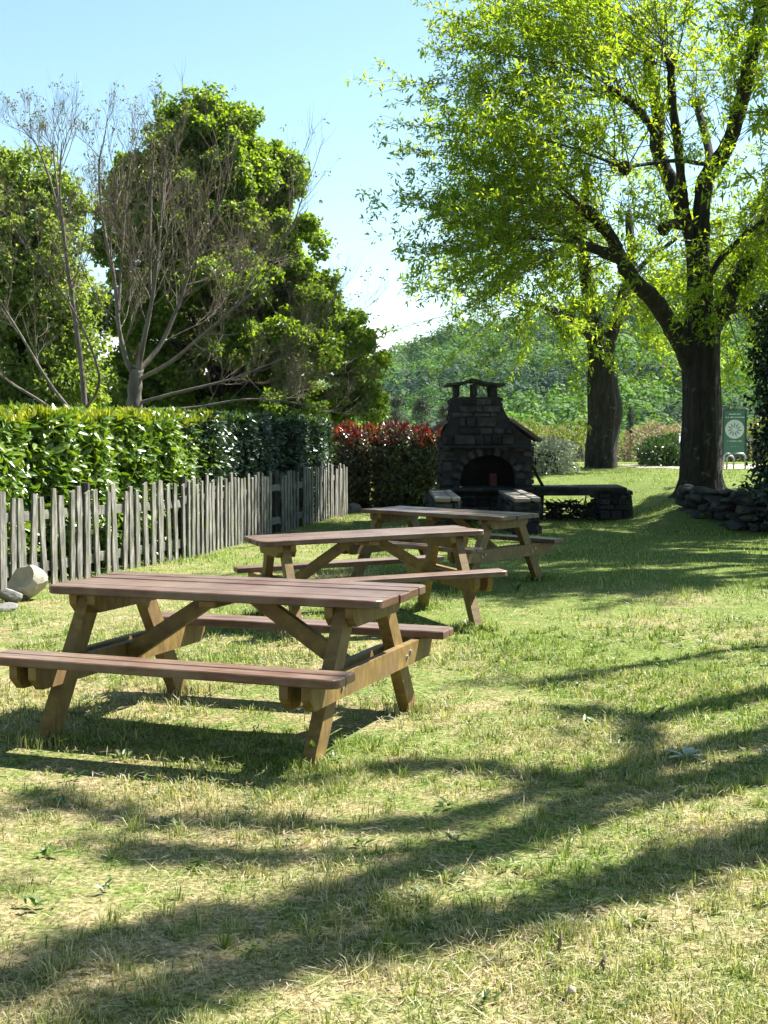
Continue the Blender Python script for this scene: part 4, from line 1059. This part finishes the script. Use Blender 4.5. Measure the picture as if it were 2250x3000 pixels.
big([A(2110, 470, -.3), A(2060, 480, -.6), A(1990, 470, -1.0), A(1900, 480, -1.5), A(1830, 492, -1.9)], .05, .025, 7)
big([A(2000, 660), A(1965, 655, -.3), A(1945, 670, -.45)], .10, .07, 8)
big([A(2065, 840), A(2110, 760, -.8), A(2180, 690, -1.6), A(2250, 640, -2.2)], .06, .04, 8)
hd = [(1723, 622, -1.6), (1680, 712, -1.9), (1760, 660, -1.4), (1896, 150, .5), (1795, 271, -.6), (1911, 239, .5), (1965, 174, -1.3), (1830, 492, -1.9), (2200, 181, -.8), (2235, -90, -1.2),
      (2290, 300, .6), (2300, 120, .7), (2420, 420, 2.2), (2040, 300, 3.0), (1925, 420, .4), (1945, 670, -.45), (2164, 325, -.6), (2250, 640, -2.2), (1985, 430, -.8), (2128, 434, -.4), (2243, 651, .4), (1800, 740, -1.2), (1870, 318, -.2)]
b = MB()
for (px, py, dy) in hd[:16]:                                   # knobbly pollard heads
    c = A(px, py, dy); b = MB(); b.tube([c + (0, 0, -.12), c + (0, 0, -.03), c + (0, 0, .06), c + (0, 0, .12)], [.06, .12, .13, .04], 7)
    part(b, 'pollard_knob', M['bark'], t1)
cen = A(2060, 700)
b = MB(); pl = []
def dfun(h):
    d = h - cen; d = d / (np.linalg.norm(d) + .5); return d * 1.0 + np.array([0, 0, .45])
H = [A(*q) for q in hd]
pl.append(shoots(b, H, 10, 2.6, dfun, spread=.5, nleaf=16, clus=6))
left = [A(*q) for q in hd[:8]]
pl.append(shoots(b, left, 3, 3.2, lambda h: np.array([-1.0, -.05, .12]), spread=.34, nleaf=21, clus=6, droop=.5))
upl = [A(1795, 271, -.6), A(1896, 150, .5), A(1830, 492, -1.9), A(1867, 318, -.2), A(1723, 622, -1.6)]
pl.append(shoots(b, upl, 6, 3.4, lambda h: np.array([-1.0, -.05, .16]), spread=.26, nleaf=24, clus=6, droop=.4))
pl.append(shoots(b, [A(1896, 150, .5), A(1965, 174, -1.3), A(1795, 271, -.6)], 14, 3.6, lambda h: np.array([-.9, -.05, .75]), spread=.3, nleaf=22, clus=6, droop=.3))
far = []
for p0, p1 in (((1795, 271, -.6), (1500, 300, -.9)), ((1795, 271, -.6), (1480, 160, -.2)), ((1723, 622, -1.6), (1470, 480, -1.4)), ((1680, 712, -1.9), (1480, 700, -1.6)), ((1896, 150, .5), (1560, 40, .4)), ((1830, 492, -1.9), (1560, 400, -2.2)), ((1723, 622, -1.6), (1540, 590, -.6)), ((1896, 150, .5), (1700, 20, -.2))):
    a_, c_ = A(*p0), A(*p1); limb(b, [a_, (a_ + c_) / 2 + rng.normal(0, .12, 3) + (0, 0, .15), c_], .030, .013, 5, .03); far += [c_, a_ * .45 + c_ * .55]
pl.append(shoots(b, far, 8, 2.1, lambda h: np.array([-1.0, -.05, .12]), spread=.55, nleaf=18, clus=6, droop=.4, rad=.008))
low = [A(1723, 622, -1.6), A(1680, 712, -1.9), A(1800, 740, -1.2)]
pl.append(shoots(b, low, 6, 2.5, lambda h: np.array([-.9, -.1, -.22]), spread=.36, nleaf=21, clus=6, droop=.8))
rlow = [A(2135, 868, .2), A(2200, 760, .3), A(2120, 800, 1.2), A(2243, 651, .4), A(2180, 690, -1.6), A(2250, 900, 1.5), A(2330, 800, 2.0)]
pl.append(shoots(b, rlow, 17, 1.9, lambda h: np.array([.35, -.1, -.05]), spread=.8, nleaf=17, clus=6, droop=.6))
rgt = [A(2235, -90, -1.2), A(2290, 300, .6), A(2420, 420, 2.2), A(2243, 651, .4), A(2250, 640, -2.2)]
pl.append(shoots(b, rgt, 18, 2.5, lambda h: np.array([.8, -.1, .2]), spread=.6, nleaf=17, clus=4))
part(b, 'shoots', M['twig'], t1, False)
# small tufts of leaves sprouting on the trunk and limbs
tuft = [A(2050 + rng.normal(0, 38), rng.uniform(760, 1000), rng.uniform(-.6, -.3)) for _ in range(26)] + [A(px + rng.normal(0, 20), py + rng.normal(0, 30), dy - .2) for (px, py, dy) in hd for _ in range(2)]
pl.append(cloud(tuft, np.full(len(tuft), .16), 16, .10, .035))
V, Fc = merge(pl); partm(V, Fc, 'crown', M['leaf1'], t1)
print('tree1 leaves', len(V) // 4)

# ---- second big tree, behind
Y2 = 36.0
B_ = lambda px, py, dy=0: at(px, py, Y2 + dy)
t2 = thing('second_tree', 'second tree with stout burred trunk standing behind the barbecue on the rising lawn', 'tree', tuple(B_(1762, 1378)))
b = MB(); S = smooth_path([B_(1760, 1400), B_(1761, 1360), B_(1763, 1280), B_(1765, 1180), B_(1762, 1080), B_(1748, 980)], 110)
rr = np.interp(np.linspace(0, 1, 110), [0, .06, .15, .4, .6, .75, 1], [.72, .52, .42, .37, .37, .36, .24])
V = []
for q, (c, r) in enumerate(zip(S, rr)):
    rad = r * (ridg + .03 * np.sin(T_ * 3 + q * .16) + furrow(q, c[2] + 5)) + .16 * np.exp(-((q - 60) / 15.0) ** 2) * np.maximum(0, np.cos(T_ + .3)) ** 2
    V.append(np.c_[c[0] + rad * np.cos(T_), c[1] + rad * np.sin(T_), np.full(k, c[2])])
i = np.arange(109)[:, None] * k
b.add(np.concatenate(V), [np.stack([i + j, i + j2, i + k + j2, i + k + j], -1).reshape(-1, 4), (np.arange(k) + 109 * k)[None]])
part(b, 'trunk', M['bark'], t2)
def big2(pts, r0, r1, k=10):
    b = MB(); limb(b, [np.array(p) for p in pts], r0, r1, k); part(b, 'limb', M['bark'], t2)
big2([B_(1752, 1020), B_(1730, 900, .1), B_(1715, 790, .1), B_(1700, 690, 0), B_(1712, 600, 0), B_(1720, 480, 0)], .24, .09)
big2([B_(1765, 1080), B_(1795, 960, .2), B_(1822, 880, .4), B_(1850, 760, .7), B_(1840, 620, 1)], .22, .10)
big2([B_(1740, 1000), B_(1680, 940, -.6), B_(1600, 900, -1.2), B_(1530, 890, -1.6)], .10, .05)
big2([B_(1712, 720), B_(1640, 660, -.5), B_(1570, 640, -1), B_(1500, 600, -1.4)], .10, .05)
big2([B_(1705, 640), B_(1650, 540, .5), B_(1600, 430, .9)], .10, .05)
big2([B_(1830, 830, .5), B_(1900, 760, .9), B_(1980, 700, 1.2)], .09, .05)
hd2 = [(1720, 480, 0), (1840, 620, 1), (1530, 890, -1.6), (1500, 600, -1.4), (1600, 430, .9), (1980, 700, 1.2), (1640, 660, -.5), (1600, 900, -1.2), (1720, 760, 0), (1700, 640, 0), (1822, 880, .4), (1850, 760, .7), (1640, 540, .4), (1570, 760, -1.0), (1900, 860, .8), (1800, 960, -.5)]
H2 = [B_(*q) for q in hd2]; cen2 = B_(1740, 850)
b = MB(); pl = []
pl.append(shoots(b, H2, 8, 2.9, lambda h: (h - cen2) / (np.linalg.norm(h - cen2) + .5) + np.array([0, 0, .25]), rad=.013, spread=.45, nleaf=19, clus=4, LL=.15, LW=.047))
pl.append(shoots(b, [B_(1530, 890, -1.6), B_(1500, 600, -1.4), B_(1570, 760, -1.0), B_(1640, 540, .4), B_(1600, 430, .9)], 7, 3.2, lambda h: np.array([-1, -.1, .1]), rad=.013, spread=.38, nleaf=19, clus=4, LL=.15, LW=.047, droop=.5))
pl.append(shoots(b, [B_(1900, 860, .8), B_(1980, 700, 1.2), B_(1822, 880, .4), B_(1600, 900, -1.2)], 13, 2.3, lambda h: np.array([.3, -.1, -.25]), rad=.012, spread=.6, nleaf=19, clus=4, LL=.15, LW=.047, droop=.8))
pl.append(shoots(b, [B_(1725, 880, -.3), B_(1708, 760, -.3), B_(1702, 650, -.3), B_(1735, 960, -.4), B_(1830, 860, .1), B_(1712, 560, -.2)], 11, 1.5, lambda h: np.array([-.2, -.5, .15]), rad=.01, spread=.8, nleaf=14, clus=4, LL=.14, LW=.045, droop=.5))
part(b, 'shoots', M['twig'], t2, False)
V, Fc = merge(pl); partm(V, Fc, 'crown', M['leaf1'], t2)
print('tree2 leaves', len(V) // 4)

# ---- trees out of the frame on the right, whose limbs shade the lawn
def shade_tree(label, base, limbs, nper, length, dens=14, clus=3, LL=.11, along=0):
    t = thing('shade_tree', label, 'tree', base)
    Hs, b0, extra = [], MB(), []
    bz = np.array(base, float)
    limb(b0, [bz + (0, 0, -.2), bz + (0, 0, .6), bz + (.05, 0, 1.6), np.array(limbs[0][0])], .42, .30, 14); part(b0, 'trunk', M['bark'], t)
    bs = MB()
    for L_ in limbs:
        b0 = MB(); P = [np.array(p, float) for p in L_[:-1]]; limb(b0, P, L_[-1], L_[-1] * .45, 10); part(b0, 'limb', M['bark'], t); Hs += [P[-1], (P[-1] + P[-2]) / 2]
        if along:                                              # short leafy twigs all along the limb, with gaps
            q = smooth_path(P[1:], 16 * len(P)); w_ = np.sin(np.arange(len(q)) * .9 + len(extra)) + rng.normal(0, .5, len(q)); q = q[w_ > (-.5 if L_[-1] > .12 else .35)]
            extra.append((q + rng.normal(0, L_[-1] * along, q.shape), L_[-1]))
    d0 = np.array(limbs[0][0])
    V, Fc = shoots(bs, Hs, nper, length, lambda h: unit(h - d0) + np.array([0, 0, .2]), spread=.5, nleaf=dens, clus=clus, LL=LL, LW=.035)
    part(bs, 'shoots', M['twig'], t, False)
    if extra: V, Fc = merge([(V, Fc)] + [cloud(q, np.full(len(q), .04 + r * .45), 20, .11, .042, shell=.3) for q, r in extra])
    partm(V, Fc, 'crown', M['leaf1'], t)
    return t
def cast(px, py, h):
    """point at height h whose sun shadow falls at photo pixel"""
    p = gpt(px, py); return (p[0] + .679 * h, p[1] + .386 * h, p[2] + h)
sh1 = (7.2, 10.2, 0)
shade_tree('tree standing outside the picture whose limbs throw the long shadow bands over the near lawn', sh1,
           [[(7.15, 10.2, 2.4), cast(2330, 2215, 4.2), cast(2250, 2245, 4.4), cast(1803, 2320, 5.0), cast(1566, 2430, 5.3), cast(1125, 2575, 5.8), cast(880, 2675, 6.1), cast(475, 2735, 6.5), cast(271, 2790, 6.7), cast(0, 2875, 7), .125],
            [(7.2, 10.1, 2.2), cast(2330, 2445, 4.2), cast(2250, 2468, 4.3), cast(2007, 2534, 4.6), cast(1803, 2597, 4.9), cast(1464, 2705, 5.3), cast(1085, 2750, 5.7), cast(848, 2815, 6.0), cast(407, 2930, 6.5), cast(305, 2985, 6.6), .122],
            [(7.2, 10.2, 2.6), cast(2380, 2030, 5.2), cast(1925, 2105, 6.2), cast(1878, 2168, 6.4), cast(1885, 2240, 6.4), cast(1860, 2310, 6.4), .05],
            [(7.2, 10.3, 2.6), cast(2380, 1890, 5.4), cast(1833, 1956, 6.4), cast(1580, 2005, 6.8), .07],
            [(7.2, 10.3, 2.6), cast(2380, 2010, 5.4), cast(1900, 2098, 6.4), cast(1694, 2076, 6.8), .08],
            [(7.2, 10.3, 2.6), cast(2350, 2150, 5.4), cast(1800, 2270, 6.4), cast(1600, 2285, 6.6), cast(1315, 2242, 7.0), cast(1125, 2250, 7.2), .055],
            [(7.2, 10.3, 2.8), (9, 9, 5), (10, 8, 7), .15],
            [(7.2, 10.3, 2.6), cast(2350, 2120, 5.4), cast(1500, 2340, 6.8), cast(1120, 2420, 7.2), cast(440, 2408, 7.8), cast(100, 2330, 8.1), .085],
            [(7.2, 10.3, 2.6), cast(2350, 2250, 5.0), cast(1300, 2480, 6.8), cast(600, 2515, 7.6), cast(400, 2500, 7.8), .06]], 1, .8, 8, 3, .11, .38)
shade_tree('tree standing outside the picture beside the ivy, shading the ground before the barbecue', (8.3, 17.5, 0),
           [[(8.3, 17.5, 2.6), (7.2, 17.6, 4.2), (6.4, 17.8, 6.0), (6.1, 17.9, 7.4), .2],
            [(8.3, 17.5, 2.8), (7.6, 18.6, 4.6), (7.2, 19.6, 6.6), .18],
            [(8.3, 17.5, 3.0), (7.9, 16.6, 5.0), (7.0, 16.4, 7.0), .18],
            [(8.3, 17.5, 3.0), (8.9, 18.5, 5.4), (8.6, 19.5, 7.6), .18],
            [(8.3, 17.5, 3.0), (9.6, 17.0, 5.0), (10.2, 17.0, 7.5), .18],
            [(8.3, 17.5, 2.8), (8.2, 19.6, 5.0), (7.8, 21.2, 6.8), .18], [(8.3, 17.5, 2.8), (9.0, 20.5, 5.4), (8.6, 22.6, 7.6), .18],
            [(8.3, 17.5, 2.6), (7.0, 17.0, 4.0), (6.2, 16.6, 5.2), .15]], 42, 2.0, 22, 5, .15)

# ---- ivy-covered stump / wall corner at the right edge
iv = thing('ivy_wall', 'dark ivy-covered wall corner at the right edge, taller than the sign', 'ivy wall', (6.8, 21.1, 0))
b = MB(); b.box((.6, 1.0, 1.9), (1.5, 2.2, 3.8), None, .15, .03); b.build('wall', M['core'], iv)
cs, rs = [], []
for z_ in np.arange(.1, 4.05, .16):
    for q in range(13):
        f = q / 12
        if f < .45: x_, y_ = -.32, 1.9 - f / .45 * 2.0
        else: x_, y_ = -.30 + (f - .45) / .55 * 1.5, -.12
        bul = .12 * math.sin(z_ * 2.3 + q) + .10 * math.sin(z_ * 5 + q * 2)
        top_cut = 3.95 - .35 * max(0, .3 - x_)
        if z_ < top_cut: cs.append((x_ - (bul if f < .45 else 0) + rng.normal(0, .05), y_ - (bul if f >= .45 else 0) + rng.normal(0, .05), z_)); rs.append(rng.uniform(.16, .26))
V, Fc = cloud(cs, rs, 48, .085, .075, shell=.5); mesh('ivy_leaves', V, Fc, M['ivy'], iv)
# low dark brambles at the ivy's foot, on the bank
shrub('bramble', 'low dark bramble tangle growing over the end of the stone wall below the ivy', 5.75, 8.0, 19.5, 21.6, .95, 6500, (M['ivy'], None), .09, .7, cat='bramble', z0=-.04, rnd=.7)

# ---- leafy trees on the left
def crown_tree(name, label, base, Y, prof, depth, nclump, nleaf, L, Wd, mat, trunk_r, crad=(.5, .9), fill=.35, branches=60, barkmat='bark', wmat=None):
    """prof: list of (photo y, photo x left, photo x right): outline by height; crown is as deep as it is wide times depth"""
    t = thing(name, label, 'tree', base)
    prof = sorted(prof); py = np.array([p[0] for p in prof]); xl = np.array([p[1] for p in prof]); xr = np.array([p[2] for p in prof])
    cs, rs, cen = [], [], []
    while len(cs) < nclump:
        y_ = rng.uniform(py[0], py[-1]); l, r = np.interp(y_, py, xl), np.interp(y_, py, xr); wpx = (r - l) / 2
        if rng.random() > wpx / ((xr - xl).max() / 2) + .12: continue
        a = rng.uniform(0, 6.283); q = math.sqrt(rng.uniform(fill, 1.0))
        cr = rng.uniform(*crad); m_ = cr * F / Y * .75
        px = (l + r) / 2 + max(wpx - m_, 2) * q * math.cos(a)
        c = at(px, y_ + m_ * .25, Y); c[1] += max(wpx * Y / F - cr * .6, .1) * depth * q * math.sin(a); cs.append(c); rs.append(cr)
    lc, lr = np.array(cs), np.array(rs); cs, rs = [], []
    for c, r in zip(lc, lr):                                    # each bough carries smaller sprays on its outer side
        for _ in range(9):
            d = rdir(1)[0]; d[2] = d[2] * .8 + .25
            cs.append(c + unit(d) * r * rng.uniform(.55, 1.05) * np.array([1, 1, .75])); rs.append(r * rng.uniform(.22, .42))
    cs, rs = np.array(cs), np.array(rs)
    V, Fc = cloud(cs, rs, nleaf, L, Wd, shell=.45); partm(V, Fc, 'crown', mat, t)
    bz = np.array(base); top = at((xl[0] + xr[0]) / 2, py[0] + 60, Y)
    b = MB(); tr = limb(b, [bz + (0, 0, -.3), bz + (0, 0, 1.2), bz * .6 + top * .4, top], trunk_r, trunk_r * .15, 10); part(b, 'trunk', M[barkmat], t)
    b = MB()
    for c in cs[rng.permutation(len(cs))[:branches]]:
        s0 = tr[rng.integers(5, int(len(tr) * .8))]
        if s0[2] > c[2]: s0 = tr[5]
        limb(b, [s0, (s0 + c) / 2 + rng.normal(0, .2, 3) + (0, 0, -.15), c], trunk_r * .28, .015, 5, n=7)
    part(b, 'branches', M[barkmat], t); return t
maple_prof = [(312, 500, 650), (345, 440, 740), (400, 420, 810), (470, 350, 870), (560, 290, 890), (650, 260, 960), (760, 240, 990), (830, 250, 1010), (900, 250, 1070), (980, 250, 1130), (1050, 250, 1150), (1120, 250, 1150), (1200, 250, 1160), (1260, 250, 1140)]
crown_tree('maple_tree', 'tall dense green maple with domed crown behind the hedge', tuple(at(640, 1300, 34)), 34, maple_prof, .8, 235, 135, .115, .095, M['maple'], .3, (.45, .9), .22)
light_prof = [(470, 0, 120), (520, -90, 220), (620, -140, 265), (800, -160, 270), (950, -160, 330), (1100, -160, 380), (1230, -160, 390)]
crown_tree('light_tree', 'lighter yellow-green leafy tree at the left edge, lower than the maple', tuple(at(60, 1300, 30)), 30, light_prof, .7, 80, 85, .12, .085, M['lightleaf'], .2, (.6, 1.0), .25)

# ---- unseen trees added behind and beside the viewer to block sky light
for (x_, y_, h_, r_, lab) in ((-5.5, -5.0, 15, 4.8, 'unseen leafy tree added behind the viewer on the hedge side to block sky light'), (1.5, -7.5, 16, 5.2, 'unseen leafy tree added straight behind the viewer to block sky light'), (8.0, -5.0, 15, 4.8, 'unseen leafy tree added behind the viewer on the open side to block sky light'), (-10.5, 5.5, 12, 4.4, 'unseen leafy tree added beyond the hedge left of the viewer to block sky light')):
    t = thing('sky_block_tree', lab, 'tree', (x_, y_, 0)); b = MB(); bz = np.array((x_, y_, 0.0))
    limb(b, [bz + (0, 0, -.2), bz + (0, 0, 2), bz + (.2, 0, h_ * .8)], .35, .08, 10); part(b, 'trunk', M['bark'], t)
    d = rdir(260); c_ = bz + (0, 0, h_ * .55) + d * np.array([r_, r_, h_ * .45]) * (rng.random((260, 1)) ** .4) * .92
    V, Fc = cloud(c_, rng.uniform(.5, .9, 260), 70, .24, .17); partm(V, Fc, 'crown', M['maple'], t)

# ---- sparse trees with almost bare branches before them
def grow(mb, tips, p, d, L, r, lev, maxlev, up=.18, wob=.16, nchild=(4, 6), ang=.55, k=6):
    n = 7 if lev < 2 else 5; S = [p]
    for _ in range(n - 1):
        d = unit(d + rng.normal(0, wob, 3) * .55 + np.array([0, 0, up * .3])); S.append(S[-1] + d * L / (n - 1))
    S = np.array(S); mb[min(lev, 1)].tube(S, np.linspace(r, r * .55 if lev < maxlev else r * .35, n), max(3, k - lev), False)
    tips.append((S[-1], d, lev))
    if lev == maxlev: return
    for c in range(rng.integers(*nchild)):
        f = rng.uniform(.3, 1.0); q = np.array([np.interp(f, np.linspace(0, 1, n), S[:, a]) for a in range(3)])
        e = rdir(1)[0]; e -= d * (e @ d); e = unit(e)
        d2 = unit(d * math.cos(ang) + e * math.sin(ang) * rng.uniform(.6, 1.4) + np.array([0, 0, up]))
        grow(mb, tips, q, d2, L * rng.uniform(.5, .8), r * rng.uniform(.4, .6), lev + 1, maxlev, up, wob, nchild, ang, k)
def bare_tree(name, label, base, stems, maxlev, budn):
    t = thing(name, label, 'tree', base); mbs = [MB(), MB()]; tips = []
    for (P, r0, r1, kids, L) in stems:
        P = [np.array(p) for p in P]; S = limb(mbs[0], P, r0, r1, 9)
        for _ in range(kids):
            f = rng.uniform(.35, 1); q = S[int(f * (len(S) - 1))]; d = unit(S[-1] - S[len(S) // 2])
            e = rdir(1)[0]; grow(mbs, tips, q, unit(d * .8 + e * .75), L * rng.uniform(.6, 1.1), max(.007, r1 * .42), 0, maxlev)
        grow(mbs, tips, S[-1], unit(S[-1] - S[-4]), L, r1 * .7, 0, maxlev, up=.25)
    part(mbs[0], 'trunk', M['greybark'], t); part(mbs[1], 'branches', M['drytwig'], t, False)
    P = np.array([p for p, d, l in tips if l >= 2]); P = P[rng.permutation(len(P))[:budn]]
    V, Fc = cloud(P, np.full(len(P), .04), 4, .055, .026, shell=.3); partm(V, Fc, 'young_leaves', M['bud'], t); return t
G = lambda px, py, dy=0: at(px, py, 24 + dy)
bare_tree('bare_tree', 'nearly bare grey-barked tree forking low just behind the hedge', tuple(G(390, 1420)),
          [([G(390, 1450), G(392, 1250), G(395, 1130), G(402, 1080)], 0.160, 0.108, 0, .2),
           ([G(400, 1110), G(372, 1060), G(348, 960), G(340, 860), G(325, 760)], 0.054, 0.029, 7, 1.5),
           ([G(404, 1090), G(420, 1000, -.2), G(445, 880, -.3), G(460, 760, -.4)], 0.054, 0.029, 8, 1.6),
           ([G(404, 1090), G(470, 1010, .3), G(520, 900, .5), G(560, 780, .6)], 0.047, 0.025, 8, 1.5),
           ([G(410, 1110), G(500, 1060, -.4), G(620, 960, -.8), G(740, 860, -1)], 0.040, 0.022, 8, 1.4),
           ([G(330, 800), G(300, 640, .1), G(290, 500, .1), G(296, 440, 0)], 0.032, 0.014, 6, .6),
           ([G(440, 860, -.3), G(440, 650, -.2), G(448, 480, 0), G(450, 420, 0)], 0.029, 0.013, 5, .55),
           ([G(345, 950), G(360, 700, .4), G(375, 520, .5), G(385, 470, .5)], 0.029, 0.013, 5, .55),
           ([G(410, 1180), G(520, 1150, -.3), G(680, 1110, -.5), G(830, 1050, -.7)], 0.036, 0.014, 9, 1.2),
           ([G(410, 1200), G(560, 1195, -.2), G(720, 1170, -.3), G(860, 1180, -.3)], 0.029, 0.014, 9, 1.0)], 3, 900)
bare_tree('slender_bare_tree', 'slender leaning bare tree left of the grey forked one', tuple(G(255, 1420, .5)),
          [([G(262, 1450), G(245, 1150), G(222, 950), G(195, 760), G(180, 620)], 0.061, 0.025, 7, 1.2),
           ([G(185, 680), G(150, 540), G(110, 430), G(85, 400)], 0.025, 0.010, 5, .5),
           ([G(190, 740), G(160, 480, .3), G(155, 420, .3)], 0.022, 0.010, 4, .45),
           ([G(250, 1250), G(150, 1130, .2), G(60, 980, .3), G(-20, 850, .3)], 0.036, 0.014, 6, 1.2),
           ([G(255, 1280), G(140, 1190), G(30, 1120), G(-60, 1050)], 0.036, 0.014, 7, 1.1),
           ([G(250, 1200), G(290, 1100, -.3), G(210, 900, -.5), G(60, 700, -.6)], 0.029, 0.012, 5, .9)], 3, 380)

# ---- pines and a fir in the middle distance
def pine(px, pytop, Y, label, mat='pine_n', wpx=60, name='pine_tree', group='grey pines at the foot of the hill', cone=False):
    base = at(px, 1290, Y); base[2] = float(hill_z(np.array(base[0]), np.array(Y))) if Y > 118 else float(ground_z(base[0], Y)); top = at(px, pytop, Y)
    t = thing(name, label, 'tree', tuple(base), 0, group); H_ = top[2] - base[2]; W_ = wpx * Y / F
    b = MB(); limb(b, [base, base + (0.05, 0, H_ * .5), top], H_ * .018, .03, 7); part(b, 'trunk', M['greybark'] if not cone else M['bark'], t)
    n = 90 if not cone else 110; f = rng.random(n) ** .8; cs = []
    for q in f:
        r = W_ * ((1 - q) ** (.9 if cone else .55) + .05) * rng.uniform(.3, 1); a = rng.uniform(0, 6.28)
        cs.append((base[0] + r * math.cos(a), base[1] + r * math.sin(a), base[2] + H_ * (.12 + .86 * q) - (r * .25 if cone else -r * .1)))
    V, Fc = cloud(cs, np.full(n, W_ * .22), 60, W_ * .14, W_ * .035, shell=.2); partm(V, Fc, 'crown', M[mat], t); return t
for k, (px, pt, Y, wp, lab) in enumerate(((1020, 1205, 70, 45, 'grey pine showing just right of the maple, beyond the red shrub'), (1090, 1175, 78, 55, 'grey pine above the first red photinia'), (1160, 1160, 74, 60, 'tall grey pine above the middle photinia'),
                                          (1235, 1165, 80, 60, 'grey pine beside the barbecue chimney'), (1300, 1185, 76, 50, 'grey pine half hidden behind the barbecue chimney'))):
    pine(px, pt, Y, lab, 'pine_n', wp)
pine(1845, 1185, 82, 'single dark pointed fir between the two big trunks', 'conifer', 32, 'fir_tree', None, True)

# ---------------------------------------------------------------- air
hm, nt, N, Lk = nmat('haze_air')
pv = N('ShaderNodeVolumePrincipled'); pv.inputs['Color'].default_value = (.72, .88, 1, 1); pv.inputs['Density'].default_value = 0.00006; pv.inputs['Anisotropy'].default_value = .2
o_ = N('ShaderNodeOutputMaterial'); Lk(pv.outputs[0], o_.inputs['Volume'])
b = MB(); b.box((0, 590, 38), (1960, 1360, 104)); kind(b.build('haze', hm), 'stuff')
